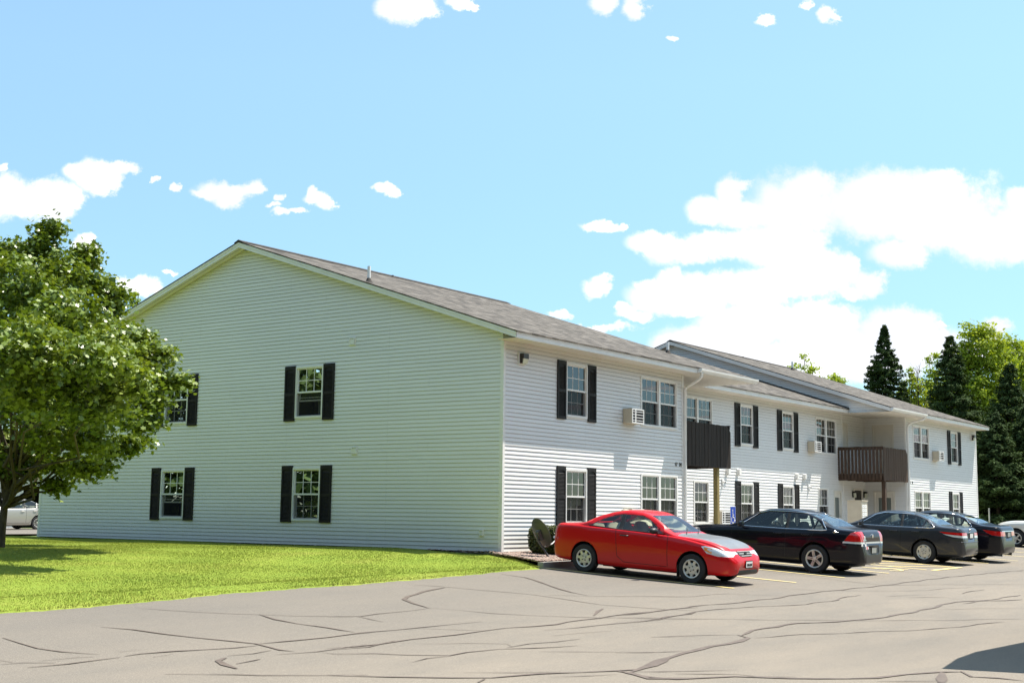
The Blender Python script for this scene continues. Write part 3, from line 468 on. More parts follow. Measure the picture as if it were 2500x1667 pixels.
# shallow dark room behind each window and the casing, sashes and panes
def box_frame(mb, u0, u1, z0, z1, w, n0, n1, m=0, fr=None, sill=0):
    mb.box((u0, n0, z0), (u0+w, n1, z1), m, fr); mb.box((u1-w, n0, z0), (u1, n1, z1), m, fr)
    mb.box((u0+w, n0, z1-w), (u1-w, n1, z1), m, fr); mb.box((u0+w, n0, z0), (u1-w, n1+sill, z0+w), m, fr)
def window(key, u0, u1, z0, z1, o):
    fr = FR[key]; mb = MB(); units = o.get('units', 1)
    box_frame(mb, u0, u1, z0, z1, .055, -.09, .032, 0, fr, .012)
    iu0, iu1, iz0, iz1 = u0+.055, u1-.055, z0+.055, z1-.055; cells = [(iu0, iu1)]
    if units == 2:
        mid = (u0+u1)/2; mb.box((mid-.055, -.09, iz0), (mid+.055, .030, iz1), 0, fr); cells = [(iu0, mid-.055), (mid+.055, iu1)]
    zm = (iz0+iz1)/2; up = MB(); pn = MB(); sc = MB(); bl = MB(); rm = MB()
    for ci, (a, b) in enumerate(cells):
        box_frame(mb, a, b, zm-.02, iz1, .032, -.035, -.004, 0, fr)
        box_frame(mb, a, b, iz0, zm+.02, .032, -.07, -.04, 0, fr)
        mb.box((a, -.05, zm-.022), (b, .008, zm+.022), 0, fr)
        g0, g1 = a+.032, b-.032
        for half, (q0, q1) in enumerate(((zm+.012, iz1-.032), (iz0+.032, zm-.012))):
            n = -.02 if half == 0 else -.055; 
            dz = .0
            if half == 1 and o.get('open'): dz = .42; 
            for t in (1/3, 2/3):
                x = g0+(g1-g0)*t
                if not (half and o.get('open')): mb.box((x-.009, n-.006, q0), (x+.009, n+.006, q1), 0, fr)
            zz = (q0+q1)/2+dz*.4
            mb.box((g0, n-.0055, zz-.009), (g1, n+.0055, zz+.009), 0, fr)
            if half and o.get('open'):
                mb.box((g0, n-.012, q1-.24), (g1, n+.012, q1-.20), 0, fr)
                pn.quad([fr(g0, n, q1-.2), fr(g1, n, q1-.2), fr(g1, n, q1), fr(g0, n, q1)])
            else: pn.quad([fr(g0, n, q0), fr(g1, n, q0), fr(g1, n, q1), fr(g0, n, q1)])
        sc.quad([fr(a+.01, -.012, iz0+.01), fr(b-.01, -.012, iz0+.01), fr(b-.01, -.012, zm-.024), fr(a+.01, -.012, zm-.024)])
        if o.get('blind'):
            n = 17; c = a+(b-a)*(o['blind'])
            for k in range(n):
                x = a + (b-a)*(k+.5)/n
                if x > c: break
                bl.quad([fr(x-.022, -.14-.02*(k % 2), iz0-.02), fr(x+.022, -.155+.02*(k % 2), iz0-.02), fr(x+.022, -.155+.02*(k % 2), iz1+.02), fr(x-.022, -.14-.02*(k % 2), iz1+.02)])
        if o.get('curtain'):
            n = 14; fz = iz1+.02
            for k in range(n):
                x = a+(b-a)*k/n; x2 = a+(b-a)*(k+1)/n
                bl.quad([fr(x, -.15-.03*(k % 2), iz0), fr(x2, -.15-.03*((k+1) % 2), iz0), fr(x2, -.15-.03*((k+1) % 2), fz), fr(x, -.15-.03*(k % 2), fz)])
        if o.get('open'):
            bl.quad([fr(a+.12, -.16, iz0), fr(a+.3, -.18, iz0), fr(a+.3, -.18, iz1), fr(a+.12, -.16, iz1)])
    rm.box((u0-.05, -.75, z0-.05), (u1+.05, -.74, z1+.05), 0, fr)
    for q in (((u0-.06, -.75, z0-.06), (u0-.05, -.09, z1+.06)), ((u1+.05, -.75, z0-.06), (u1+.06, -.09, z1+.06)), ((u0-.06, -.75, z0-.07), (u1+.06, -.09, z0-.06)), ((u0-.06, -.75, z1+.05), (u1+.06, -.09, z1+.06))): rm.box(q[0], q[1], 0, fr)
    w = mb.build('window', M['trim'], BLD)
    pn.build('pane', M['pane'], w, fix=False); sc.build('insect_screen', M['mesh'], w, fix=False); rm.build('room_lining', M['interior'], w)
    if bl.v: bl.build('blind' if o.get('blind') else 'curtain', M['blind'] if o.get('blind') else M['curtain'], w, fix=False)
for w in WIN: window(*w)
# shutters
def shutter_mesh():
    mb = MB(); w, h = .40, 1.51
    mb.box((-w/2, -.012, 0), (w/2, 0, h))
    for a, b in ((-w/2, -w/2+.055), (w/2-.055, w/2)): mb.box((a, -.034, 0), (b, -.012, h))
    for a, b in ((0, .07), (.69, .77), (h-.07, h)): mb.box((-w/2+.055, -.034, a), (w/2-.055, -.012, b))
    n = 10; pts = [(-w/2+.055, h-.07), (-w/2+.055, h-.15)] + [(-(w/2-.055)*math.cos(math.pi*k/n), h-.15+.06*math.sin(math.pi*k/n)) for k in range(1, n)] + [(w/2-.055, h-.15), (w/2-.055, h-.07)]
    for k in range(len(pts)-1):
        mb.add([(pts[k][0], -.033, pts[k][1]), (pts[k+1][0], -.033, pts[k+1][1]), (pts[k+1][0], -.033, h-.07), (pts[k][0], -.033, h-.07)], [(0, 1, 2, 3)])
    for a, b in ((.075, .685), (.775, h-.15)):
        k = a+.012
        while k < b-.01:
            mb.add([(-w/2+.055, -.013, k+.012), (w/2-.055, -.013, k+.012), (w/2-.055, -.031, k-.008), (-w/2+.055, -.031, k-.008), (w/2-.055, -.013, k-.0), (-w/2+.055, -.013, k-.0)], [(0, 1, 2, 3), (3, 2, 4, 5)])
            k += .034
    return mb
SH0 = shutter_mesh().build('shutter', M['shutter'], BLD); first = [True]
def shutter(key, uc, z, w=.40):
    if first[0]: o = SH0; first[0] = False
    else: o = SH0.copy(); COL.objects.link(o); o.parent = BLD
    o.location = FR[key](uc, .016, z); o.rotation_euler = (0, 0, -math.pi/2 if key == 'G' else 0); o.scale = (w/.40, 1, 1)
for key, us in (('G', (5.77, 7.22)), ('G', (11.19, 12.66)), ('A', (2.51, 3.96)), ('B', (16.29, 17.73)), ('B', (19.78, 21.24)), ('F', (33.83, 35.31))):
    for u in us: shutter(key, u, 3.33); shutter(key, u+(.0 if key != 'F' else .02), .61)
# corner posts and trim boards
def vtrim(x0, y0, x1, y1, z0, z1, name='corner_trim'): mb = MB(); mb.box((x0, y0, z0), (x1, y1, z1)); mb.build(name, M['trim'], BLD)
vtrim(-.024, -.024, .07, .0, -.02, 5.06); vtrim(-.024, 0, .0, .075, -.02, 5.26)
vtrim(XN-.08, -.024, XN+.022, .0, -.02, 5.06); vtrim(XF-.022, -.024, XF+.06, 0, -.02, 5.06); vtrim(XF-.022, 0, XF, .06, -.02, 5.06)
vtrim(XE-.08, -.024, XE+.02, 0, -.02, 5.06); vtrim(-.024, YB-.08, 0, YB+.02, -.02, 5.26); vtrim(XF-.08, 1.77, XF-.02, 1.8, 0, 5.06); vtrim(25.82, 1.775, 25.90, 1.8, 0, 5.06)
# roofs
def roof(x0, x1, ye, hl, hr, wallx=None, gutter=None):
    ym = YB/2; zr = 5.25+(ym-ye)/3
    mb = MB(); t = .035
    for s in (-1, 1):
        a = (ym+s*(ym-ye+.035), 5.25-.0117); b = (ym, zr)
        mb.add([(x0-.02, a[0], a[1]), (x1+.02, a[0], a[1]), (x1+.02, b[0], b[1]), (x0-.02, b[0], b[1]), (x0-.02, a[0], a[1]-t), (x1+.02, a[0], a[1]-t), (x1+.02, b[0], b[1]-t), (x0-.02, b[0], b[1]-t)],
               [(0, 1, 2, 3), (7, 6, 5, 4), (0, 4, 5, 1), (1, 5, 6, 2), (3, 2, 6, 7), (0, 3, 7, 4)])
    ro = mb.build('roof', M['shingle'], BLD)
    mb = MB(); k = x0-.02
    if hl >= 0: mb.prism([(ym-.17, zr-.05), (ym, zr+.012), (ym+.17, zr-.05), (ym+.17, zr-.03), (ym, zr+.045), (ym-.17, zr-.03)], 0, 1, 0, lambda u, n, z: (x0-.03+n*(x1-x0+.05), u, z)); mb.build('ridge_cap', M['ridge'], ro)
    fa = MB(); fa.box((x0+.01, ye, 5.07), (x1-.01, ye+.02, 5.215)); fa.box((x0, ye-.012, 5.165), (x1, ye+.001, 5.2149)); fa.build('eave_fascia', M['trim'], ro); fa = MB(); fa.box((x0+.01, 2*ym-ye-.02, 5.07), (x1-.01, 2*ym-ye, 5.2)); fa.build('eave_fascia', M['trim'], ro)
    for e, xx in ((hl, x0), (hr, x1)):
        if e <= 0: continue
        sg = -1 if xx == x0 else 1
        for s in (-1, 1):
            rk = MB()
            for (lo, hi, px) in ((-.178, -.035, 0.), (-.088, -.035, .013)):
                A, B = (ym+s*(ym-ye), 5.25+lo), (ym, zr+lo); A2, B2 = (A[0], 5.25+hi), (ym, zr+hi); xa, xb = (xx+sg*px, xx-sg*.02) if px == 0 else (xx+sg*px, xx)
                rk.add([(xa, A[0], A[1]), (xa, B[0], B[1]), (xa, B2[0], B2[1]), (xa, A2[0], A2[1]), (xb, A[0], A[1]), (xb, B[0], B[1]), (xb, B2[0], B2[1]), (xb, A2[0], A2[1])],
                       [(0, 1, 2, 3), (7, 6, 5, 4), (0, 4, 5, 1), (3, 2, 6, 7), (0, 3, 7, 4)])
            rk.build('rake_fascia', M['trim'], ro)
    so = MB()
    if hl > 0 and x0 < 1:      # sloped soffit under the rake in front of the gable wall
        for s in (-1, 1): so.quad([(x0+.02, ym+s*(ym-ye), 5.075), (0, ym+s*(ym-ye), 5.075), (0, ym, zr-.175), (x0+.02, ym, zr-.175)])
        so.quad([(-.001, -.6, 5.075), (-.001, 0, 5.075), (-.001, 0, 5.27)])
    if x0 > 24: 
        for s in (-1, 1): so.quad([(x0+.02, ym+s*(ym-ye), 5.075), (25.15, ym+s*(ym-ye), 5.075), (25.15, ym, zr-.175), (x0+.02, ym, zr-.175)])
    return ro, so
r1, s1 = roof(-.32, 12.65, -.6, 1, 1); r2, s2 = roof(12.45, 25.14, 1.2, -1, -1); r3, s3 = roof(24.85, 38.05, -.6, 1, 1)
s1.quad([(-.30, -.585, 5.072), (12.6, -.585, 5.072), (12.6, 1.25, 5.072), (XN, 1.25, 5.072), (XN, -.0, 5.072), (-.30, 0, 5.072)]); s1.quad([(XN, 1.25, 5.072), (12.6, 1.25, 5.072), (12.6, 1.8, 5.072), (XN, 1.8, 5.072)]); s1.build('soffit', M['soffit'], r1, fix=False)
s2.quad([(12.6, 1.215, 5.074), (25.2, 1.215, 5.074), (25.2, 1.8, 5.074), (12.6, 1.8, 5.074)]); s2.build('soffit', M['soffit'], r2, fix=False)
s3.quad([(25.0, -.585, 5.071), (38.03, -.585, 5.071), (38.03, 0, 5.071), (25.0, 0, 5.071)]); s3.quad([(25.0, 0, 5.071), (XF, 0, 5.071), (XF, 1.8, 5.071), (25.0, 1.8, 5.071)]); s3.build('soffit', M['soffit'], r3, fix=False)
def vent(ro, x, y, h, r, slope=1):
    mb = MB(); z = 5.25+(y+.6)/3 if y < YB/2 else 5.25+(YB+.6-y)/3
    mb.tube([(x, y, z-.05), (x, y, z+h)], r, 0, 14); o = mb.build('vent_pipe', M['white'], ro, True)
    mb = MB(); mb.lathe([(r*2.6, z-r*.8), (r*1.7, z+r*.6), (r*1.05, z+r*2.2)], 14, c=(x, y, 0)); mb.build('pipe_flashing', M['ridge'], o, True)
vent(r1, .05, 4.5, .42, .045); vent(r1, 6.1, 8.95, .05, .03); vent(r1, 12.1, 2.2, .36, .045); vent(r3, 35.6, 8.2, .42, .055); vent(r3, 31.5, 8.9, .06, .03)
# step flashing where the middle roof meets the far gable
mb = MB(); mb.add([(25.10, 1.18, 5.262), (25.13, 1.18, 5.262), (25.13, YB/2, 7.92), (25.10, YB/2, 7.92), (25.10, 1.18, 5.30), (25.13, 1.18, 5.30), (25.13, YB/2, 7.96), (25.10, YB/2, 7.96)], [(0, 1, 2, 3), (4, 5, 6, 7), (0, 3, 7, 4), (0, 1, 5, 4)]); mb.build('flashing', M['ridge'], r2)
# gutters and downspouts
def gutter(x0, x1):
    mb = MB(); y = -.625
    pr = [(y, 5.08), (y-.075, 5.085), (y-.095, 5.13), (y-.12, 5.15), (y-.125, 5.205), (y-.11, 5.205), (y-.105, 5.155), (y-.07, 5.10), (y-.01, 5.095)]
    for a, b in zip(pr[:-1], pr[1:]): mb.quad([(x0, a[0], a[1]), (x1, a[0], a[1]), (x1, b[0], b[1]), (x0, b[0], b[1])])
    for x in (x0, x1): mb.quad([(x, p[0], p[1]) for p in pr[:5]] + [(x, y, 5.205)])
    mb.box((x0, y+.0, 5.08), (x1, y+.012, 5.205)); return mb.build('gutter', M['trim'], BLD)
gutter(8.86, 12.7); gutter(24.85, 28.9)
def spout(pts, r=.036):
    mb = MB(); mb.tube(pts, r, 0, 10); mb.build('downspout', M['trim'], BLD, True)
spout([(8.97, -.68, 5.09), (8.98, -.67, 5.0), (9.0, -.62, 4.93), (9.02, -.5, 4.86), (9.07, -.12, 4.70), (9.08, -.06, 4.62), (9.08, -.055, 2.4), (9.08, -.055, .05), (9.09, -.2, -.02)], .045)
spout([(28.8, -.68, 5.09), (28.75, -.62, 4.99), (28.5, -.2, 4.86), (28.38, -.07, 4.75), (28.36, -.06, 4.6), (28.36, -.06, 1.), (28.36, -.06, -.05)], .045)
# doors
def door(fr, u0, u1, z0, z1, glassy, name='door', dark=False):
    mb = MB(); cw = .07
    mb.box((u0-.0, -.05, z0), (u0+cw, .028, z1), 0, fr); mb.box((u1-cw, -.05, z0), (u1, .028, z1), 0, fr); mb.box((u0+cw, -.05, z1-cw), (u1-cw, .028, z1), 0, fr)
    a, b = u0+cw, u1-cw; w = b-a
    m = 1 if dark else 0
    if glassy:
        mb.box((a, -.05, z0), (a+.13*w+.02, -.01, z1-cw), m, fr); mb.box((b-.13*w-.02, -.05, z0), (b, -.01, z1-cw), m, fr)
        mb.box((a+.13*w+.02, -.05, z1-cw-.2), (b-.13*w-.02, -.01, z1-cw), m, fr); mb.box((a+.13*w+.02, -.05, z0), (b-.13*w-.02, -.01, z0+.25), m, fr); mb.box((a+.1*w, -.049, z0+.2), (b-.1*w, -.04, z1-cw-.15), 2, fr)
    else:
        mb.box((a, -.05, z0), (b, -.012, z1-cw), m, fr)
        for q in ((.10, .45, .5), (.55, .90, .5)):
            for zz in ((.12, .45), (.52, .92)):
                H = z1-z0-cw; box_frame(mb, a+w*q[0], a+w*q[1], z0+H*zz[0], z0+H*zz[1], .015, -.012, -.006, m, fr)
    o = mb.build(name, [M['door'], M['bronze'], M['curtain']], BLD)
    hb = MB(); hb.tube([fr(b-.06, -.01, z0+1.), fr(b-.06, .035, z0+1.), fr(b-.14, .04, z0+1.)], .012, 0, 8); hb.build('door_handle', M['galv'], o, True)
door(WEST(XF, 0), .5, 1.42, 2.58, 4.78, False); door(WEST(XF, 0), .5, 1.42, -.02, 2.02, True)
door(FR['B'], 25.92, 26.47, 2.58, 4.74, False); door(FR['B'], 24.87, 25.66, -.02, 1.98, True); door(FR['B'], 26.99, 27.94, -.02, 2.11, False, dark=True)
# balconies: deck, posts, solid board front, baluster side
def balcony(x0, x1, side, post_x, chamfer_right=True, wm='darkwood'):
    wd = M[wm]; mb = MB()
    for k in range(13): mb.box((x0+.03, -.06+k*.14, 2.56), (x1-.03, -.06+k*.14+.13, 2.60))
    for k in range(4): mb.box((x0+.05+k*(x1-x0-.14)/3, -.05, 2.40), (x0+.09+k*(x1-x0-.14)/3, 1.79, 2.56))
    mb.box((x0, -.06, 2.38), (x1, -.02, 2.559)); b = mb.build('balcony', wd, BLD)
    mb = MB(); n = int((x1-x0)/.115); dx = (x1-x0)/n
    for k in range(n):
        a, c = x0+k*dx+.003, x0+(k+1)*dx-.003; j = .004*math.sin(k*2.7)
        zt = 3.70+.006*math.sin(k*1.9); zl = zr_ = zt
        if k >= n-2: zt1 = zt-(0 if k == n-2 else .09); zt2 = zt-(.09 if k == n-2 else .20)
        else: zt1 = zt2 = zt
        mb.add([(a, -.085-j, 2.385), (c, -.085-j, 2.385), (c, -.085-j, zt2), (a, -.085-j, zt1), (a, -.062, 2.385), (c, -.062, 2.385), (c, -.062, zt2), (a, -.062, zt1)], [(0, 1, 2, 3), (4, 7, 6, 5), (0, 4, 5, 1), (1, 5, 6, 2), (2, 6, 7, 3), (3, 7, 4, 0)])
    mb.build('board_front', wd, b)
    xs_ = x0 if side == 'left' else x1; d = .035 if side == 'left' else -.035
    mb = MB(); X0, X1 = sorted((xs_, xs_+d*1.1)); mb.box((X0-.01, -.06, 3.60), (X1+.01, 1.79, 3.70)); mb.box((X0-.005, -.06, 3.70), (X1+.05, 1.79, 3.73)); mb.build('top_rail', wd, b); mb = MB(); mb.box((X0, -.06, 2.39), (X1, 1.79, 2.66)); mb.build('bottom_rail', wd, b)
    ob = MB(); ob.box((-.014, -.045, 0), (.014, .045, 1.30)); ba = None
    for k in range(13):
        if ba is None: ba = ob.build('baluster', wd, b); o = ba
        else: o = ba.copy(); COL.objects.link(o); o.parent = b
        o.location = (xs_-.02*(1 if side == 'left' else -1), .02+k*.146, 2.42)
    mb = MB(); mb.box((post_x-.07, -.03, -.25), (post_x+.07, .11, 2.39)); mb.build('post', M['treatedwood'] if wm == 'darkwood' else M['brownwood'], b)
balcony(9.10, 12.0, 'right', 11.25); balcony(25.4, 28.2, 'left', 25.72, wm='brownwood')
# small wall fittings that belong to the wall
def louvre(fr, u, z, w, h, name='vent_cover'):
    mb = MB(); mb.box((u-w/2, 0, z), (u+w/2, .028, z+h), 0, fr); box_frame(mb, u-w/2+.02, u+w/2-.02, z+.02, z+h-.02, .02, .028, .055, 0, fr); mb.box((u-w/2+.04, .028, z+.045), (u+w/2-.04, .045, z+h-.06), 0, fr)
    return mb.build(name, M['trim'], BLD)
louvre(FR['G'], 4.96, 5.27, .23, .23); louvre(FR['G'], 4.78, 2.38, .21, .22); louvre(FR['G'], .58, .35, .15, .18)
for x in (15.45, 16.28, 21.18, 21.9):
    mb = MB(); mb.box((x-.07, 0, 2.33), (x+.07, .025, 2.52), 0, FR['B']); mb.prism([(x-.07, 2.36), (x+.07, 2.36), (x+.07, 2.52), (x+.02, 2.55), (x-.07, 2.52)], .025, .13, 0, FR['B']); mb.tube([FR['B'](x, .07, 2.36), FR['B'](x, .07, 2.29)], .03, 0, 8); mb.build('vent_hood', M['trim'], BLD)
def number(txt, x, z, s=.115):
    cu = bpy.data.curves.new('house_number', 'FONT'); cu.body = txt; cu.size = s; cu.extrude = .004; cu.offset = .002
    t = bpy.data.objects.new('tmp', cu); COL.objects.link(t); bpy.context.view_layer.update()
    me = bpy.data.meshes.new_from_object(t.evaluated_get(bpy.context.evaluated_depsgraph_get())); bpy.data.objects.remove(t)
    me.materials.clear(); me.materials.append(M['number']); o = bpy.data.objects.new('house_number', me); COL.objects.link(o); return o
for t, x in (('17', 8.50), ('24', 8.76), ('1', 28.62), ('8', 28.86)):
    o = number(t, x, 2.34, .135); o.parent = BLD; o.location = (x, -.024, 2.345); o.rotation_euler = (math.pi/2, 0, 0); o.scale = (1.15, 1.1, 1)
# wall lamps, security lights and air conditioners: things fixed on the wall
def wallpack(x, z, lab):
    e = empty('wall_lamp', (x, 0, z)); tag(e, lab, 'wall lamp', 'wall lamps near the roof corners')
    mb = MB(); mb.box((-.15, -.02, -.15), (.15, -.016, .17)); mb.box((-.14, -.05, -.14), (.14, -.02, .16)); mb.build('back_plate', M['trim'], e)
    mb = MB(); mb.prism([(-.11, .0), (.11, .0), (.11, .13), (-.11, .13)], -.17, -.05); mb.prism([(-.11, -.12), (-.095, -.12), (-.095, 0), (-.11, 0)], -.13, -.05); mb.build('housing', M['bronze'], e)
    mb = MB(); mb.add([(-.095, -.05, -.12), (.11, -.05, -.12), (.11, -.13, -.11), (-.095, -.13, -.11), (-.095, -.05, 0), (.11, -.05, 0), (.11, -.165, 0), (-.095, -.165, 0)], [(0, 1, 2, 3), (4, 5, 6, 7), (0, 1, 5, 4), (1, 2, 6, 5), (2, 3, 7, 6), (3, 0, 4, 7)]); mb.build('lens', M['lens'], e)
wallpack(.72, 4.69, 'bronze wall lamp under the near eave by the gable corner'); wallpack(37.25, 4.69, 'wall lamp at the far right end of the building')
def lantern(loc, rz, lab):
    e = empty('porch_lamp', loc, rz); tag(e, lab, 'porch lamp', 'black porch lamps by the dark door')
    mb = MB(); mb.box((-.05, -.02, -.12), (.05, 0, .12)); mb.box((-.06, -.14, .06), (.06, -.02, .13)); mb.box((-.05, -.05, -.06), (.05, -.02, .06)); mb.build('housing', M['black'], e)
    mb = MB(); mb.box((-.045, -.135, -.12), (.045, -.055, .06)); mb.build('lens', M['lens'], e)
lantern((26.85, 1.78, 1.86), 0, 'black porch lamp left of the dark brown door'); lantern((28.08, 1.78, 1.86), 0, 'black porch lamp right of the dark brown door')
def sec(x, lab):
    e = empty('security_light', (x, 1.785, 2.02)); tag(e, lab, 'security light', 'white security lights on the middle wall')
    mb = MB(); mb.box((-.05, -.03, -.09), (.06, 0, .16)); mb.tube([(.0, -.03, .06), (.03, -.10, .04)], .035, 0, 10); mb.tube([(0, -.03, -.05), (-.02, -.07, -.12)], .02, 0, 8); mb.build('mount', M['white'], e)
    mb = MB(); mb.tube([(.03, -.10, .04), (.034, -.112, .037)], .03, 0, 10); mb.build('sensor', M['black'], e)
sec(15.1, 'white security light just right of the balcony post'); sec(22.35, 'white security light left of the mailbox cluster above the dark sedan roof')
def aircon(x, y, z, lab):
    e = empty('air_conditioner', (x, y, z)); tag(e, lab, 'air conditioner', 'beige air conditioners in the wall')
    w, h, d = .64, .40, .28; mb = MB(); mb.box((0, -d, 0), (w, 0, h)); mb.box((-.012, -.03, -.012), (w+.012, -.016, h+.012)); mb.build('case', M['tan'], e)
    mb = MB(); mb.quad([(.03, -d-.002, .03), (w-.03, -d-.002, .03), (w-.03, -d-.002, h-.03), (.03, -d-.002, h-.03)]); mb.build('coil', M['interior'], e, fix=False)
    mb = MB(); box_frame(mb, 0, w, 0, h, .03, -d-.02, -d-.003)
    for k in range(1, 5): mb.box((.03, -d-.018, h*k/5-.008), (w-.03, -d-.004, h*k/5+.008))
    mb.box((.17, -d-.0195, .03), (.21, -d-.0035, h-.03)); mb.build('grille', M['white'], e)
aircon(5.58, -.016, 3.41, 'beige air conditioner left of the near wing upper twin window'); aircon(5.58, -.016, .67, 'beige air conditioner just above the red car roof')
aircon(22.35, 1.785, 3.41, 'beige air conditioner left of the far middle twin window'); aircon(14.5, 1.785, .66, 'beige air conditioner behind the yellow balcony post')
aircon(31.55, -.016, 3.41, 'beige air conditioner on the far wing between the windows')

# ------------------------------------------------------------------ props
# satellite dish on a leaning pole, seen from behind
e = empty('satellite_dish', (-.38, -1.45, -.06)); tag(e, 'dark grey satellite dish on a leaning pole in the rock bed behind the red car', 'satellite dish')
mb = MB(); mb.tube([(.09, -.16, -.08), (.03, -.05, .12), (-.07, .08, .36), (-.07, .10, .52)], [.024, .025, .027, .027], 0, 10); mb.build('pole', M['dishgrey'], e, True)
dd = empty('tmpdir'); 
aim = Vector((.86, -.30, .42)).normalized(); q = aim.to_track_quat('Z', 'Y').to_matrix()
def dp(x, y, z): v = q @ Vector((x, y, z)); return (v.x-.01, v.y+.06, v.z+.52)
bpy.data.objects.remove(dd)
mb = MB(); prof = [(0, 0)]+[(r, .42*r*r) for r in (.06, .12, .18, .24, .30, .345)]; n = 32
vs = []; 
for r, h in prof[1:]:
    for k in range(n): a = 2*math.pi*k/n; vs.append(dp(r*math.cos(a)*.93, r*math.sin(a)*1.05, h))
vs2 = [dp(*((q.transposed() @ (Vector(v)-Vector((-.01, .06, .52)))) - Vector((0, 0, .012)))) for v in vs]
fs = [];
for i in range(5):
    for k in range(n): fs.append((i*n+k, i*n+(k+1) % n, (i+1)*n+(k+1) % n, (i+1)*n+k))
fs.append(tuple(range(n))); m_ = len(vs)
fs += [tuple(i+m_ for i in reversed(f)) for f in fs]; fs += [(5*n+k, 5*n+(k+1) % n, m_+5*n+(k+1) % n, m_+5*n+k) for k in range(n)]
mb.add(vs+vs2, fs); mb.build('reflector', M['dishgrey'], e, True)
mb = MB(); mb.add([dp(x, y, z) for x, y, z in ((-.08, -.16, -.02), (.08, -.16, -.02), (.08, .10, -.02), (-.08, .10, -.02), (-.06, -.14, -.09), (.06, -.14, -.09), (.06, .06, -.09), (-.06, .06, -.09))], [(0, 1, 2, 3), (7, 6, 5, 4), (0, 4, 5, 1), (1, 5, 6, 2), (2, 6, 7, 3), (3, 7, 4, 0)])
mb.tube([dp(0, -.1, -.1), (-.07, .10, .48), (-.07, .10, .56)], .034, 0, 8); mb.build('mounting_bracket', M['dishgrey'], e, True)
mb = MB(); mb.tube([dp(0, -.33, .0), dp(0, -.36, .22), dp(0, -.30, .44)], .016, 0, 8); mb.build('feed_arm', M['white'], e, True)
mb = MB()
for x in (-.07, .0, .07): mb.tube([dp(x, -.30, .42), dp(x*.9, -.26, .38)], .032, 0, 10)
mb.tube([dp(-.08, -.31, .43), dp(.08, -.31, .43)], .014, 0, 8); mb.build('feed_horns', M['white'], e, True)
# clipped yew hedge behind the dish
def leafcloud(pts, nrm, size, jitter=.9, shape='tri'):
    n = len(pts); a = RNG.normal(size=(n, 3)); nn = nrm + RNG.normal(size=(n, 3))*jitter; nn /= np.linalg.norm(nn, axis=1, keepdims=True)+1e-9
    t = np.cross(nn, a); t /= np.linalg.norm(t, axis=1, keepdims=True)+1e-9; b = np.cross(nn, t); s = size*RNG.uniform(.65, 1.3, (n, 1))
    if shape == 'tri': loc = [(-.5, 0), (.5, 0), (.0, 1.3)]
    elif shape == 'quad': loc = [(-.45, -.1), (.05, -.75), (.45, .1), (-.02, .8)]
    else: loc = [(0, -.62), (.30, -.30), (.62, -.26), (.42, .06), (.52, .46), (.16, .34), (0, .70), (-.18, .33), (-.54, .42), (-.40, .04), (-.64, -.24), (-.30, -.32)]
    V = np.stack([pts + t*s*x + b*s*y + nn*s*(.12*(abs(x)-.3)) for x, y in loc], 1).reshape(-1, 3); k = len(loc)
    return V, np.arange(n*k).reshape(n, k)
hg = empty('hedge', (1.38, -.85, -.08)); tag(hg, 'clipped dark green hedge with yellowed top beside the satellite dish', 'hedge')
n = 15000; P = RNG.uniform(-1, 1, (n, 3)); ax = RNG.integers(0, 3, n); P[np.arange(n), ax] = np.sign(P[np.arange(n), ax])*RNG.uniform(.8, 1.02, n)
Nn = np.sign(P)*(np.abs(P) > .8); P = P/(np.maximum(1, (np.abs(P)**6).sum(1)**(1/6)))[:, None]; P += RNG.normal(0, .03, P.shape)
pts = P*np.array([.95, .50, .31])*(1+.06*np.sin(P[:, :1]*5+P[:, 1:2]*4)) + np.array([0, 0, .38]); pts[:, 2] = np.maximum(pts[:, 2], .02)
V, F = leafcloud(pts, Nn+np.array([0, 0, .3]), .035, .8, 'quad'); npmesh('foliage', V, F, M['hedge'], hg)
mb = MB(); mb.box((-.8, -.38, .1), (.8, .38, .58)); mb.build('branches', M['bark'], hg)
# accessible parking sign
e = empty('parking_sign', (7.33, -2.45, asph(7.33, -2.45)+.1)); tag(e, 'blue and white wheelchair parking sign in front of the middle windows', 'sign')
mb = MB(); mb.tube([(0, .02, 0), (0, .02, 1.22)], .025, 0, 8); mb.build('post', M['galv'], e)
mb = MB(); mb.box((-.165, -.006, .75), (.165, .0, 1.25)); s = mb.build('panel', M['white'], e)
mb = MB(); mb.box((-.152, -.009, .765), (.152, -.0065, 1.235)); mb.build('blue_face', M['blue'], s)
mb = MB()
def fl(pts, w):
    P = [Vector((a, 0, b)) for a, b in pts]
    for i in range(len(P)-1):
        d = (P[i+1]-P[i]); d.normalize(); sd = Vector((-d.z, 0, d.x))*w/2; a, b = P[i]-d*w*.3, P[i+1]+d*w*.3
        mb.quad([tuple(v+Vector((0, -.0125-.0004*i, 0))) for v in (a-sd, b-sd, b+sd, a+sd)])
fl([(-.02+.085*math.cos(t), .88+.085*math.sin(t)) for t in np.linspace(2.3, 6.6, 12)], .022)
fl([(-.02, 1.08), (-.015, .955), (.055, .95), (.085, .86), (.115, .87)], .028); fl([(-.017, 1.02), (.05, 1.015)], .022); fl([(-.022, 1.118), (-.018, 1.15)], .036)
mb.build('wheelchair_symbol', M['white'], s, fix=False)
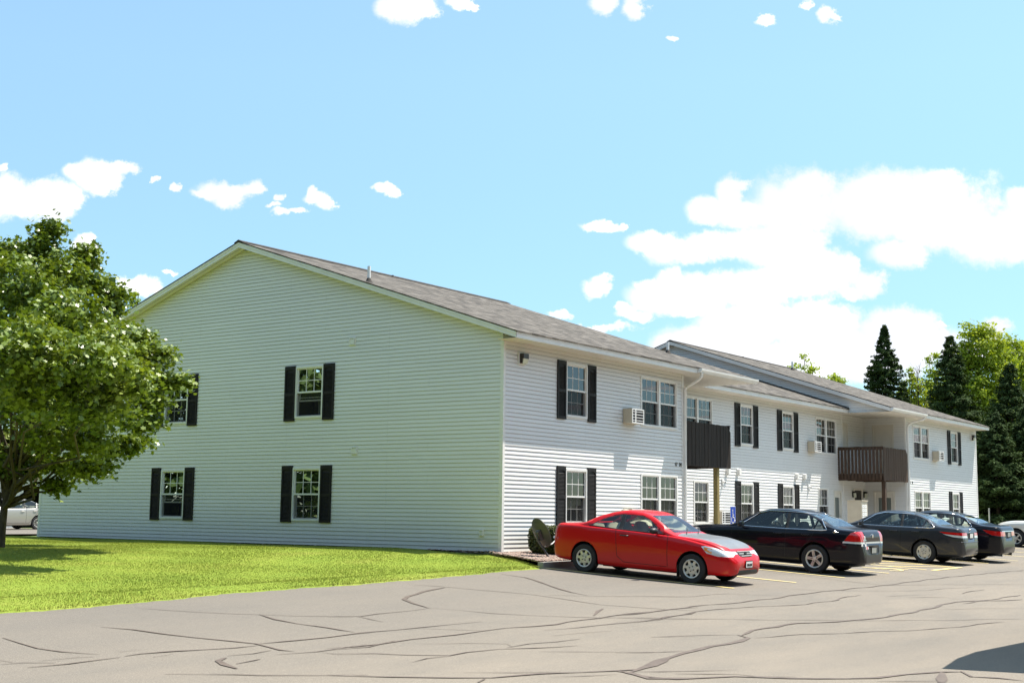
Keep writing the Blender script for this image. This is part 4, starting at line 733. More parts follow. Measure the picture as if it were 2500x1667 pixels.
# cluster mailbox
e = empty('mailbox_cluster', (22.0, -.35, 0)); tag(e, 'beige cluster mailbox with rows of small doors by the entrance', 'mailbox')
mb = MB(); mb.box((0, -.1, .35), (.60, .45, 1.53)); mb.box((-.02, -.13, 1.53), (.62, .47, 1.56)); mb.box((.15, .05, -.1), (.45, .30, .35)); mb.build('cabinet', M['tan'], e)
d0 = None
for i in range(2):
    for k in range(7):
        if d0 is None: mb = MB(); mb.box((0, -.012, 0), (.215, 0, .125)); mb.box((.09, -.016, .06), (.125, -.012, .075), 1); d0 = mb.build('mail_door', [M['white'], M['black']], e); o = d0
        else: o = d0.copy(); COL.objects.link(o); o.parent = e
        o.location = (.05+i*.245, -.1, .40+k*.145)
# white marker post by the trees
e = empty('marker_post', (26.0, -1.9, 0)); mb = MB(); mb.tube([(0, 0, -.1), (0, 0, 1.62)], .035, 0, 10); mb.tube([(0, 0, 1.62), (0, 0, 1.65)], [.04, .03], 0, 10)
bpy.data.objects.remove(e); o = mb.build('marker_post', M['galv']); o.location = (40.2, .15, -.2); tag(o, 'grey metal post standing before the dark spruces', 'post')
# garage building behind the lawn
g = empty('garage', (GX, 41, 0)); tag(g, 'white clapboard garage with an open dark doorway seen past the left corner', 'garage')
def gw(name, fr, u0, u1, zt, holes, z0=-.1):
    mb = MB(); k = 0
    while z0+k*.11 < zt:
        za, zb = z0+k*.11, min(zt, z0+(k+1)*.11); segs = []; a = u0
        for h in holes:
            if h[2] < (za+zb)/2 < h[3]: segs.append((a, h[0])); a = h[1]
        segs.append((a, u1))
        for s0, s1 in segs: mb.quad([fr(s0, .014, za), fr(s1, .014, za), fr(s1, 0, zb), fr(s0, 0, zb)]); mb.quad([fr(s0, 0, za), fr(s1, 0, za), fr(s1, .014, za), fr(s0, .014, za)])
        k += 1
    return mb.build(name, M['siding'], g, fix=False)
gw('front_wall', Fr((0, 0, 0), (1, 0, 0), (0, -1, 0)), 0, 16, 2.65, GHOLE)
mb = MB(); mb.box((0, .02, -.1), (.05, 9, 2.65)); mb.box((0, 8.95, -.1), (16, 9, 2.65)); mb.box((15.95, .02, -.1), (16, 9, 2.65)); mb.build('side_walls', M['siding'], g)
h = GHOLE[0]; mb = MB(); mb.box((h[0]-.12, -.03, -.1), (h[0], .02, h[3]+.12)); mb.box((h[1], -.03, -.1), (h[1]+.12, .02, h[3]+.12)); mb.box((h[0], -.03, h[3]), (h[1], .02, h[3]+.12)); mb.build('door_frame', M['trim'], g)
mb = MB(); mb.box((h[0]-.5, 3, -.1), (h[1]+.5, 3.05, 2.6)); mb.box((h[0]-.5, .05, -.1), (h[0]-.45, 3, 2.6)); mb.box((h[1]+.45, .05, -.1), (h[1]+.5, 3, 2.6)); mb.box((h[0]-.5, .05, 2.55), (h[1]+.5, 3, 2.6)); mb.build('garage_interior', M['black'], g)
mb = MB(); mb.add([(-.4, -.6, 2.62), (16.4, -.6, 2.62), (16.4, 4.5, 4.3), (-.4, 4.5, 4.3), (16.4, 9.6, 2.62), (-.4, 9.6, 2.62), (-.4, -.6, 2.75), (16.4, -.6, 2.75), (16.4, 4.5, 4.45), (-.4, 4.5, 4.45), (16.4, 9.6, 2.75), (-.4, 9.6, 2.75)], [(0, 1, 2, 3), (3, 2, 4, 5), (6, 7, 8, 9), (9, 8, 10, 11), (0, 1, 7, 6), (5, 4, 10, 11), (0, 3, 9, 6), (3, 5, 11, 9), (1, 2, 8, 7), (2, 4, 10, 8)]); rf = mb.build('roof', M['shingle'], g)
mb = MB(); mb.box((-.42, -.63, 2.58), (16.42, -.6, 2.78)); mb.build('fascia', M['trim'], rf)

# ------------------------------------------------------------------ trees
def limb(mb, p0, p1, r0, r1, n=6, wob=.08, seed=0):
    rnd = random.Random(seed); P = [Vector(p0).lerp(Vector(p1), i/n) for i in range(n+1)]; Ln = (Vector(p1)-Vector(p0)).length
    P = [P[0]]+[p+Vector((rnd.uniform(-1, 1), rnd.uniform(-1, 1), rnd.uniform(-1, 1)))*wob*Ln*.3 for p in P[1:-1]]+[P[-1]]
    mb.tube(P, [r0+(r1-r0)*i/n for i in range(n+1)], 0, 9)
def clumpleaves(clumps, dens, size, shape, sub=.34, squash=.85, seed=0, up=.35):
    """clumps: (x,y,z,r). leaves sit on sprays scattered through the outer part of each clump"""
    Ps, Ns = [], []
    for (x, y, z, r) in clumps:
        n = max(12, int(dens*r*r)); ns = max(4, int(n/26))
        d = RNG.normal(size=(ns, 3)); d /= np.linalg.norm(d, axis=1, keepdims=True); rr = r*RNG.uniform(.45, 1.05, (ns, 1)); c = d*rr*np.array([1, 1, squash])
        k = RNG.integers(0, ns, n); p = c[k] + RNG.normal(size=(n, 3))*np.array([1, 1, .55])*sub*min(r, .62)
        nn = d[k]*.8 + np.array([0, 0, up*2]) ; Ps.append(p+np.array([x, y, z])); Ns.append(nn)
    P = np.concatenate(Ps); Nn = np.concatenate(Ns); return leafcloud(P, Nn, size, .75, shape)
def mapleleaves(cl):
    """leaves in flattish sprays on upward shoots; small side clumps break the outline"""
    Ps, Ns = [], []
    for (x, y, z, r) in cl:
        big = [((x, y, z), r*.74)]
        for k in range(int(7+9*r)):
            d = RNG.normal(size=3); d[2] = abs(d[2])*.7-.15; d /= np.linalg.norm(d); big.append(((x+d[0]*r*.80, y+d[1]*r*.80, z+d[2]*r*.88), r*RNG.uniform(.15, .34)))
        for (c, q) in big:
            ns = max(3, int((34 if q > .45 else 56)*q**1.7)+2)
            for _ in range(ns):
                d = RNG.normal(size=3); d /= np.linalg.norm(d); d[2] = d[2]*.9+.12; p = np.array(c)+d*q*RNG.uniform(.55, 1.08); m = int(RNG.integers(14, 30)); sp = RNG.uniform(.10, .20)
                ax_ = np.array([d[0], d[1], abs(d[2])*.8+.15]); t = RNG.uniform(-1, 1, (m, 1)); Ps.append(p+ax_*t*sp*1.4+RNG.normal(size=(m, 3))*np.array([1, 1, .45])*sp*.75-np.array([0, 0, .06])*(t**2))
                Ns.append(np.tile(d*.35+np.array([0, 0, .95]), (m, 1)))
    P = np.concatenate(Ps); Nn = np.concatenate(Ns); return leafcloud(P, Nn, .080, .65, 'maple')
T0 = Vector(TRUNK); t = empty('maple_tree', T0); tag(t, 'leafy green maple tree on the lawn at the left edge', 'tree')
cl = [tuple(np.array(c[:3])-np.array(T0))+(c[3],) for c in MAPLE]
V, F = mapleleaves(cl); npmesh('crown', V, F, M['maple'], t)
mb = MB()
P = [Vector(p)-T0 for p in TRUNKPTS]; mb.tube(P, [.13, .085, .075, .075, .065, .05, .03][:len(P)], 0, 12)
fork = P[3]
for i, c in enumerate(cl):
    if i % 2 == 0 or c[3] > .7: limb(mb, tuple(P[2+(i % 3)]), (c[0], c[1], c[2]-c[3]*.1), .045 if c[3] > .7 else .03, .014, 6, .16, i)
for a, b, r in MLIMBS: limb(mb, tuple(Vector(a)-T0), tuple(Vector(b)-T0), r, r*.45, 5, .05, 3)
mb.build('trunk', M['bark'], t, True)

def spruce(name, loc, h, rbase, lab, seed, dens=1.):
    rnd = np.random.default_rng(seed); e = empty(name, loc); tag(e, lab, 'tree', 'spruces behind the building')
    mb = MB(); mb.tube([(0, 0, -.2), (0, 0, h*.5), (0, 0, h*.98)], [h*.018, h*.010, .012], 0, 8); mb.build('trunk', M['bark'], e, True)
    Ps, Ns = [], []; z = .3; 
    while z < h-.15:
        f = 1-z/h; R = rbase*(f**.85)*(1+.10*math.sin(z*2.1+seed)); nb = max(4, int(5+9*f))
        for k in range(nb):
            a = rnd.uniform(0, 2*np.pi); Lb = R*rnd.uniform(.72, 1.14)+.05; n = int(dens*(16+80*Lb)); s = rnd.uniform(.12, 1, n)**.7
            droop = -.28*s*Lb + .30*(s**3)*Lb*.6; wd = .05+.20*Lb*(1-s)*.8
            side = rnd.normal(0, 1, n)*wd; x = np.cos(a)*s*Lb - np.sin(a)*side; y = np.sin(a)*s*Lb + np.cos(a)*side
            Ps.append(np.stack([x, y, z+droop-np.abs(side)*.25+rnd.normal(0, .035, n)], -1)); Ns.append(np.stack([np.cos(a)*.6+0*x, np.sin(a)*.6+0*x, .9+0*x], -1))
        z += max(.13, .33*f*(h/12)+.05)
    P = np.concatenate(Ps); Nn = np.concatenate(Ns); V, F = leafcloud(P, Nn, .10*max(1, h/12), .6, 'tri'); npmesh('crown', V, F, M['spruce'], e); return e
def broad(name, loc, clumps, lab, dens, size, group='leafy trees behind the building', m='decid', th=.12):
    e = empty(name, loc); tag(e, lab, 'tree', group); V, F = clumpleaves(clumps, dens, size, 'quad', .40, .95); npmesh('crown', V, F, M[m], e)
    mb = MB(); zt = max(c[2] for c in clumps); xm = sum(c[0] for c in clumps)/len(clumps); ym = sum(c[1] for c in clumps)/len(clumps)
    mb.tube([(xm*.3, ym*.3, -.3), (xm*.6, ym*.6, zt*.4), (xm, ym, zt*.9)], [th*1.6, th, th*.25], 0, 8)
    for i, c in enumerate(clumps): limb(mb, (xm*.6, ym*.6, zt*.35+.08*i), c[:3], th*.4, .02, 4, .1, i)
    mb.build('trunk', M['bark'], e, True); return e
for i, (x, y, z, h, r, lab, dn) in enumerate(SPRUCES): spruce('spruce_tree', (x, y, z), h, r, lab, 11+i, dn)
for (nm, loc, cl, lab, dn, sz) in BROADS: broad(nm, loc, cl, lab, dn, sz)
e = empty('bare_tree', BARE); tag(e, 'thin bare tree between the spruces beyond the far roof', 'tree'); mb = MB(); rnd = random.Random(4)
mb.tube([(0, 0, 0), (0, 0, 6), (.1, .1, 10.8)], [.09, .07, .015], 0, 6)
for k in range(46):
    z = rnd.uniform(6, 10.6); a = rnd.uniform(0, 6.28); l = rnd.uniform(.5, 1.5)*(1-(z-6)/9); p = Vector((0, 0, z)); q_ = p+Vector((math.cos(a)*l, math.sin(a)*l, l*1.1)); mb.tube([p, p.lerp(q_, .5)+Vector((0, 0, -.05)), q_], [.022, .015, .006], 0, 4)
    for j in range(3): s_ = q_+Vector((rnd.uniform(-.4, .4), rnd.uniform(-.4, .4), rnd.uniform(.1, .5))); mb.tube([p.lerp(q_, .6), s_], [.010, .004], 0, 3)
mb.build('trunk', M['bark'], e)
# dark woodland closing the view behind the spruces, and across the lot behind the viewer (seen in the window glass)
def woods(name, segs, lab, n, hh, size, m):
    Ps = []
    for (x0, y0, x1, y1, d) in segs:
        Ln = math.hypot(x1-x0, y1-y0); k = int(n*Ln/sum(math.hypot(s[2]-s[0], s[3]-s[1]) for s in segs)); t_ = RNG.random(k); s = RNG.uniform(0, d, k)
        nx, ny = -(y1-y0)/Ln, (x1-x0)/Ln; X = x0+(x1-x0)*t_+nx*s; Y = y0+(y1-y0)*t_+ny*s; H = hh*(.72+.16*np.sin(X*.35+Y*.2)+.12*np.sin(X*.9+1.3*Y)); Z = H*RNG.random(k)**.8; Ps.append(np.stack([X, Y, Z], -1))
    P = np.concatenate(Ps); Nn = RNG.normal(size=P.shape)+np.array([0, 0, .8]); V, F = leafcloud(P, Nn, size, .8, 'quad'); return tag(npmesh(name, V, F, M[m]), lab, 'woods', kind='stuff')
woods('woodland', WOODS1, 'dark woodland filling the gaps behind the spruces at right', 60000, 8.0, .42, 'spruce')
woods('woodland', WOODS2, 'belt of green trees across the lawn and lot, mirrored in the window glass', 130000, 26, .9, 'spruce')

# ------------------------------------------------------------------ cars
from mathutils.bvhtree import BVHTree
def pchip(P):
    x = np.array([p[0] for p in P], float); y = np.array([p[1] for p in P], float); h = np.diff(x); d = np.diff(y)/h; m = np.zeros_like(y)
    for i in range(1, len(x)-1):
        if d[i-1]*d[i] > 0: w1, w2 = 2*h[i]+h[i-1], h[i]+2*h[i-1]; m[i] = (w1+w2)/(w1/d[i-1]+w2/d[i])
    m[0], m[-1] = d[0], d[-1]
    def f(q):
        q = min(max(q, x[0]), x[-1]); i = min(max(int(np.searchsorted(x, q)-1), 0), len(h)-1); t = (q-x[i])/h[i]
        return float((1+2*t)*(1-t)**2*y[i]+t*(1-t)**2*h[i]*m[i]+t*t*(3-2*t)*y[i+1]+t*t*(t-1)*h[i]*m[i+1])
    return f
def bodysurf(s):
    Lc = s['L']; top, belt, plan, wr, zb = (pchip(s[k]) for k in ('top', 'belt', 'plan', 'wr', 'zb'))
    base = np.linspace(0, Lc, 84); ends = np.concatenate([np.linspace(0, .3, 16), np.linspace(Lc-.3, Lc, 18)]); xs = np.unique(np.round(np.concatenate([base, ends]), 3))
    rings = []
    for x in xs:
        w, zt, zs, b, r = plan(x), top(x), belt(x), zb(x), wr(x); zs = min(zs, zt-.012); h = zt-zs; hh = min(1, h/.25); r = min(r, w*.93)
        ctrl = [(0, b), (.72*w, b), (.90*w, b+.015), (.965*w, b+.09), (.995*w, b+.38*(zs-b)), (w, b+.62*(zs-b)), (.985*w, b+.88*(zs-b)), (.955*w, zs-.006),
                (.925*w*(1-.04*hh)+.0, zs+.03*h+.006), (.93*w+(r-.93*w)*(.82 if h > .2 else .35), zs+(.72 if h > .2 else .55)*h), (r*(1-.015), zs+(.885 if h > .2 else .8)*h), (r*.86, zs+.962*h), (r*.5, zs+.993*h), (0, zt)]
        # Catmull-Rom refine
        P = [Vector(c) for c in ctrl]; P = [Vector((-P[1].x, P[1].y))]+P+[Vector((-P[-2].x, P[-2].y))]; out = []
        for i in range(1, len(P)-2):
            for k in range(4):
                t = k/4; a, b_, c, d = P[i-1], P[i], P[i+1], P[i+2]
                out.append(.5*((2*b_)+(c-a)*t+(2*a-5*b_+4*c-d)*t*t+(3*b_-a-3*c+d)*t**3))
        out.append(P[-2]); out[0].x = 0; out[-1].x = 0
        rings.append([(x, p.x, p.y) for p in out] + [(x, -p.x, p.y) for p in out[-2:0:-1]])
    n = len(rings[0]); vs = [v for r_ in rings for v in r_]; fs = [(i*n+k, i*n+(k+1) % n, (i+1)*n+(k+1) % n, (i+1)*n+k) for i in range(len(rings)-1) for k in range(n)]
    fs += [tuple(range(n))[::-1], tuple((len(rings)-1)*n+k for k in range(n))]
    bm = bmesh.new(); V_ = [bm.verts.new(v) for v in vs]
    for f in fs: bm.faces.new([V_[i] for i in f])
    bmesh.ops.recalc_face_normals(bm, faces=bm.faces); return bm
AX = {'side': (0, 2), 'front': (1, 2), 'top': (0, 1)}
def cutout(bm, poly, axis, cond, take=True, mi=None):
    i, j = AX[axis]; P = [Vector(p) for p in poly]; area = sum(P[k].x*P[(k+1) % len(P)].y-P[(k+1) % len(P)].x*P[k].y for k in range(len(P)))
    if area < 0: P = P[::-1]
    lo = [min(p[k] for p in P)-.10 for k in (0, 1)]; hi = [max(p[k] for p in P)+.10 for k in (0, 1)]
    def near(f):
        c = f.calc_center_median(); return lo[0] < c[i] < hi[0] and lo[1] < c[j] < hi[1] and cond(c, f.normal)
    for k in range(len(P)):
        a, b = P[k], P[(k+1) % len(P)]; e = b-a; no2 = Vector((e.y, -e.x)).normalized(); co = [0, 0, 0]; no = [0, 0, 0]; co[i], co[j] = a; no[i], no[j] = no2
        fs = [f for f in bm.faces if near(f)]; g = set(fs)
        for f in fs: g.update(f.edges); g.update(f.verts)
        bmesh.ops.bisect_plane(bm, geom=list(g), dist=1e-5, plane_co=co, plane_no=no)
    def inside(c): return all((P[(k+1) % len(P)]-P[k]).cross(Vector((c[i], c[j]))-P[k]) > -1e-6 for k in range(len(P)))
    fs = [f for f in bm.faces if near(f) and inside(f.calc_center_median())]
    if mi is not None:
        for f in fs: f.material_index = mi
        return None
    out = [[tuple(v.co) for v in f.verts] for f in fs]; bmesh.ops.delete(bm, geom=fs, context='FACES_ONLY' if False else 'FACES'); return out
def patch(name, faces, m, par, off=0., smooth=True):
    if not faces: return None
    bm = bmesh.new(); 
    for f in faces:
        try: bm.faces.new([bm.verts.new(v) for v in f])
        except Exception: pass
    bmesh.ops.remove_doubles(bm, verts=bm.verts, dist=1e-5); bmesh.ops.recalc_face_normals(bm, faces=bm.faces)
    me = bpy.data.meshes.new(name); bm.to_mesh(me); bm.free(); me.materials.append(m)
    me.polygons.foreach_set('use_smooth', [smooth]*len(me.polygons)); o = bpy.data.objects.new(name, me); COL.objects.link(o); o.parent = par; return o
def wheelmesh(R, rr):
    mb = MB(); mb.lathe([(rr-.01, -.09), (R*.93, -.10), (R*.985, -.085), (R, -.06), (R, .06), (R*.985, .085), (R*.93, .10), (rr+.02, .098), (rr+.004, .09), (rr-.01, .06)], 40, 0, 'y'); return mb
def rimmesh(kind, rr):
    mb = MB(); K = dict(civic=(7, .60, .052, .060, 0), five=(5, .30, .036, .062, 1), holes=(7, .74, .062, .075, 0), ten=(10, .28, .012, .020, 0), star=(5, .30, .04, .05, 0))[kind]
    n, hub, w0, w1, twin = K
    mb.lathe([(.001, .035), (rr*.97, .03)], 32, 1, 'y'); mb.lathe([(rr*.84, .070), (rr*.87, .088), (rr*.95, .098), (rr, .094), (rr, .03)], 36, 0, 'y')
    mb.lathe([(.001, .086), (rr*.16, .090), (rr*.2, .080), (rr*hub*.8, .080), (rr*hub, .074), (rr*hub, .03)], 28, 0, 'y')
    for k in range(n):
        a = 2*math.pi*(k+.25)/n; ca, sa = math.cos(a), math.sin(a)
        for off in ((-.018, .018) if twin else (0,)):
            q = 2. if twin else 1.
            def p(r, t, y): return (ca*r - sa*(t+off), y, sa*r + ca*(t+off))
            r0, r1, a0, a1 = rr*hub*.7, rr*.89, w0/q*.5, w1/q*.5
            mb.add([p(r0, -a0, .080), p(r0, a0, .080), p(r1, a1, .086), p(r1, -a1, .086), p(r0, -a0, .03), p(r0, a0, .03), p(r1, a1, .03), p(r1, -a1, .03)], [(0, 1, 2, 3), (0, 4, 5, 1), (1, 5, 6, 2), (2, 6, 7, 3), (3, 7, 4, 0)])
    for k in range(4 if kind == 'civic' else 5):
        a = 2*math.pi*k/(4 if kind == 'civic' else 5)+.4; c = (math.cos(a)*rr*.27, 0, math.sin(a)*rr*.27); mb.tube([(c[0], .075, c[2]), (c[0], .089, c[2])], .011, 1, 8)
    return mb
def seat(mb, x, y, z, head=True, w=.25, lean=.16):
    # back profile swept in y with rounded sides
    for (dy, sc) in ((-w*.98, .80), (-w*.72, .95), (-w*.3, 1.), (w*.3, 1.), (w*.72, .95)):
        pass
    pr = [(0, 0), (.02, .25), (.06, .5), (.10, .60), (.16, .61), (.19, .56), (.17, .3), (.14, 0)]
    ys = [-w, -w*.8, -w*.3, w*.3, w*.8, w]; sc = [.86, .97, 1, 1, .97, .86]; vs = []; n = len(pr)
    for yy, s_ in zip(ys, sc): vs += [(x+(p[0]+lean*p[1]*.6), y+yy, z+p[1]*s_) for p in pr]
    fs = [(i*n+k, i*n+(k+1) % n, (i+1)*n+(k+1) % n, (i+1)*n+k) for i in range(5) for k in range(n)]+[tuple(range(n)), tuple(5*n+k for k in range(n))[::-1]]
    mb.add(vs, fs); mb.box((x-.45, y-w, z-.12), (x+.1, y+w, z+.06))
    if head: mb.lathe([(.001, -.10), (.09, -.09), (.12, -.03), (.12, .05), (.09, .10), (.001, .115)], 12, 0, 'z', (x+.17, y, z+.76))
def car(name, lab, s, paint, seatm, rim, cat='car', extras=None):
    Lc, Wd_, R, fo, wb = s['L'], s['W'], s['R'], s['fo'], s['wb']; h = Wd_/2; root = empty(name); tag(root, lab, cat, s.get('group'))
    bm = bodysurf(s); bv = BVHTree.FromBMesh(bm)
    def hit(o, d):
        r = bv.ray_cast(Vector(o), Vector(d)); return r[0]
    patches = []
    sideL, sideR = (lambda c, n: c.y > .35*h), (lambda c, n: c.y < -.35*h)
    mats = [paint, M['seam'], M['trimblk'], M['chrome']]
    for sd in (sideL, sideR):
        for poly in s['dlo']: patches.append(('side_window', cutout(bm, poly, 'side', lambda c, n, sd=sd: sd(c, n)), M['carglass']))
        for poly in s.get('pillars', ()): cutout(bm, poly, 'side', sd, mi=2)
        for poly in s.get('seams', ()): cutout(bm, poly, 'side', lambda c, n, sd=sd: sd(c, n) and abs(n.y) > .3, mi=1)
        for nm, poly, mm, cy in s['lights']: patches.append((nm, cutout(bm, poly, 'side', lambda c, n, sd=sd, cy=cy: sd(c, n) and abs(c.y) > cy and n.z < .93), M[mm]))
        for ax in (fo, fo+wb): cutout(bm, [(ax+(R+.05)*math.cos(t), R+.01+(R+.05)*math.sin(t)) for t in np.linspace(0, 2*np.pi, 29)[:-1]], 'side', lambda c, n: abs(c.y) > .5*h and (c.y > 0) == (sd is sideL), take=True)
    x0, x1 = s['ws']; patches.append(('windshield', cutout(bm, s['wspoly'], 'front', lambda c, n: x0 < c.x < x1 and n.z > .2 and n.x < -.12), M['carglass']))
    x0, x1 = s['rg']; patches.append(('rear_window', cutout(bm, s['rgpoly'], 'front', lambda c, n: x0 < c.x < x1 and n.z > .2 and n.x > .10), M['carglass']))
    if s.get('hood'): patches.append(('hood', cutout(bm, s['hood'], 'top', lambda c, n: n.z > .3 and c.z > .55 and c.x < s['ws'][0]+.08), M[s['hoodmat']]))
    for nm, poly, mm, (xa, xb) in s.get('faces', ()): patches.append((nm, cutout(bm, poly, 'front', lambda c, n, xa=xa, xb=xb: xa < c.x < xb and abs(n.x) > .15), M[mm]))
    me = bpy.data.meshes.new('body'); bm.to_mesh(me); bm.free()
    for m_ in mats: me.materials.append(m_)
    me.polygons.foreach_set('use_smooth', [True]*len(me.polygons)); me.set_sharp_from_angle(angle=R_(50))
    body = bpy.data.objects.new('body', me); COL.objects.link(body); body.parent = root
    so_ = body.modifiers.new('thickness', 'SOLIDIFY'); so_.thickness = .022; so_.offset = -1; so_.use_rim = True
    for nm, fc, mm in patches: patch(nm, fc, mm, body if nm not in ('hood',) else root)
    # wheels and wheel wells
    tw = wheelmesh(R, s['rr']).build('wheel', M['rubber'], root, True); rimo = rimmesh(rim, s['rr']).build('hubcap', [M['alloy'], M['black']], tw, True); i_ = 0
    for ax in (fo, fo+wb):
        for sg in (1, -1):
            if i_ == 0: o = tw
            else: o = copy_tree(tw, root)
            o.location = (ax, sg*(h-.118), R); o.rotation_euler = (0, .5*i_, 0 if sg > 0 else math.pi); i_ += 1
    mb = MB()
    for ax in (fo, fo+wb):
        for sg in (1, -1):
            nn = 18; pts = [(ax+(R+.055)*math.cos(t), R+.01+(R+.055)*math.sin(t)) for t in np.linspace(-.35, math.pi+.35, nn)]; y0, y1 = sg*(h-.05), sg*(h-.36)
            for a, b in zip(pts[:-1], pts[1:]): mb.quad([(a[0], y0, a[1]), (b[0], y0, b[1]), (b[0], y1, b[1]), (a[0], y1, a[1])])
            mb.quad([(p_[0], y1, p_[1]) for p_ in pts])
    mb.box((fo+R+.1, -h*.8, .17), (fo+wb-R-.1, h*.8, .30)); mb.box((.35, -h*.55, .18), (Lc-.4, h*.55, .45)); mb.build('underbody', M['black'], root)
    # cabin
    mb = MB(); bz = s['bz']; cw = s['ws'][0]
    mb.box((cw+.25, -h*.80, .40), (cw+.62, h*.80, bz-.03)); mb.build('dashboard', M['seatd'], root)
    mb = MB(); c0 = Vector((cw+.82, h*.42, bz-.05)); mb.tube([c0+Vector((-.07*math.sin(t), .185*math.cos(t), .17*math.sin(t))) for t in np.linspace(0, 2*np.pi, 25)], .014, 0, 6, False); mb.tube([c0, c0+Vector((-.25, 0, -.1))], .03, 0, 6); mb.build('steering_wheel', M['seatd'], root, True)
    mb = MB(); sx = cw+1.28
    for y in (h*.42, -h*.42): seat(mb, sx, y, bz-.43)
    mb.build('front_seats', seatm, root, True)
    mb = MB(); rx = sx+.70
    for y in (h*.42, -h*.42): seat(mb, rx, y, bz-.50, False, .28)
    mb.box((rx+.24, -h*.75, bz-.25), (s['rg'][1]-.22, h*.75, bz-.04)); mb.build('rear_seats', seatm, root, True)
    # trim: window surround, mirrors, handles
    for sg in (1, -1):
        for pts, closed in s['trimlines']:
            P = []
            for a, b in zip(pts[:-1], pts[1:]):
                for t in np.linspace(0, 1, 7)[:-1]: P.append((a[0]+(b[0]-a[0])*t, a[1]+(b[1]-a[1])*t))
            P.append(pts[-1]); Q = []
            for x, z in P:
                q_ = hit((x, sg*2, z), (0, -sg, 0))
                if q_: Q.append(q_+Vector((0, sg*.003, 0)))
            if len(Q) > 2: mb = MB(); mb.tube(Q, s.get('trimr', .012), 0, 6); mb.build('window_trim', M[s.get('trimmat', 'chrome')], body, True)
        for x, z in s['handles']:
            q_ = hit((x, sg*2, z), (0, -sg, 0))
            if q_: mb = MB(); mb.tube([q_+Vector((-.10, 0, 0)), q_+Vector((-.08, sg*.03, 0)), q_+Vector((.08, sg*.03, 0)), q_+Vector((.10, 0, 0))], .014, 0, 6); mb.build('door_handle', M[s.get('handlemat', 'trimblk')] if not s.get('handlepaint') else paint, root, True)
        mx, mz = s['mirror']; q_ = hit((mx, sg*2, mz-.05), (0, -sg, 0)) or Vector((mx, sg*h*.9, mz))
        mb = MB(); mb.lathe([(.001, -.06), (.035, -.055), (.06, -.03), (.068, .01), (.064, .045), (.001, .05)], 14, 0, 'x'); o = mb.build('side_mirror', M['trimblk'] if s.get('blackmirror') else paint, root, True)
        o.location = (mx, q_.y+sg*.13, mz+.03); o.scale = (1.1, 1.75, 1.0); mb = MB(); mb.tube([(0, -sg*.03, -.02), (0, -sg*.09, -.055)], .02, 0, 6); mb.build('mirror_arm', M['trimblk'], o, True)
    if extras: extras(root, body, hit, s, h)
    return root
def dims(L_, Wd_, H, wb, fo, R, rr, cowl, wst, rfr, rgb, hz, dz, bz, **kw):
    h = Wd_/2
    s = dict(L=L_, W=Wd_, R=R, rr=rr, fo=fo, wb=wb, bz=bz,
      top=[(0, .50), (.035, .58), (.10, .655), (.22, hz-.20), (.42, hz-.11), (cowl*.62, hz-.035), (cowl, hz), (cowl+.10, hz+.035), (wst, H-.075), (wst+.28, H-.012), ((wst+rfr)/2+.1, H), (rfr, H-.055), ((rfr+rgb)/2, (H-.055+dz)/2+.035), (rgb, dz+.02), (rgb+.12, dz+.006), (L_-.20, dz-.005), (L_-.10, dz-.045), (L_-.05, dz-.16), (L_-.025, .70), (L_, .50)],
      belt=[(0, .47), (.10, .60), (.25, hz-.27), (.55, hz-.17), (cowl, bz-.045), (cowl+.5, bz-.012), (rfr, bz+.025), (rgb, dz-.03), (L_-.22, dz-.045), (L_-.08, dz-.13), (L_-.03, .66), (L_, .46)],
      plan=[(0, .58*h), (.03, .70*h), (.10, .82*h), (.25, .91*h), (.55, .965*h), (1.0, .99*h), (L_*.5, h), (L_-1.0, .99*h), (L_-.5, .955*h), (L_-.22, .90*h), (L_-.08, .82*h), (L_, .62*h)],
      wr=[(0, .5*h), (.3, .72*h), (cowl, .80*h), (wst, .665*h), ((wst+rfr)/2, .655*h), (rfr, .64*h), (rgb, .78*h), (L_-.2, .76*h), (L_, .55*h)],
      zb=[(0, .27), (.12, .215), (.5, .20), (fo+R, .185), (L_/2, .18), (fo+wb-R, .19), (L_-.5, .22), (L_-.15, .25), (L_, .31)],
      ws=(cowl+.02, wst+.16), wspoly=[(-.735*h, hz+.035), (.735*h, hz+.035), (.60*h, H-.085), (-.60*h, H-.085)],
      rg=(rfr-.10, rgb+.06), rgpoly=[(-.66*h, dz+.045), (.66*h, dz+.045), (.585*h, H-.10), (-.585*h, H-.10)], mirror=(cowl+.46, bz+.03))
    s.update(kw); return s
def seam(x0, z0, x1, z1, w=.006): d = Vector((x1-x0, z1-z0)).normalized()*w; return [(x0-d.y, z0+d.x), (x1-d.y, z1+d.x), (x1+d.y, z1-d.x), (x0+d.y, z0-d.x)]
def plate(par, x, z, sgn, w=.30, txt=None, y=0., col='plate'):
    mb = MB(); mb.box((x-.006, y-w/2, z-.078), (x+.006, y+w/2, z+.078)); o = mb.build('license_plate', M['trimblk'], par)
    mb = MB(); X = x+sgn*.0075; mb.quad([(X, y-w/2+.006, z-.058), (X, y+w/2-.006, z-.058), (X, y+w/2-.006, z+.062), (X, y-w/2+.006, z+.062)]); mb.build('plate_face', M[col], o, fix=False)
    if txt:
        t = number(txt, 0, 0, .066); t.name = 'plate_number'; t.parent = o; t.location = (x+sgn*.010, y-.115*sgn*(-1 if sgn < 0 else -1) if False else (y+.115 if sgn < 0 else y-.115), z-.028); t.rotation_euler = (math.pi/2, 0, -math.pi/2 if sgn < 0 else math.pi/2)
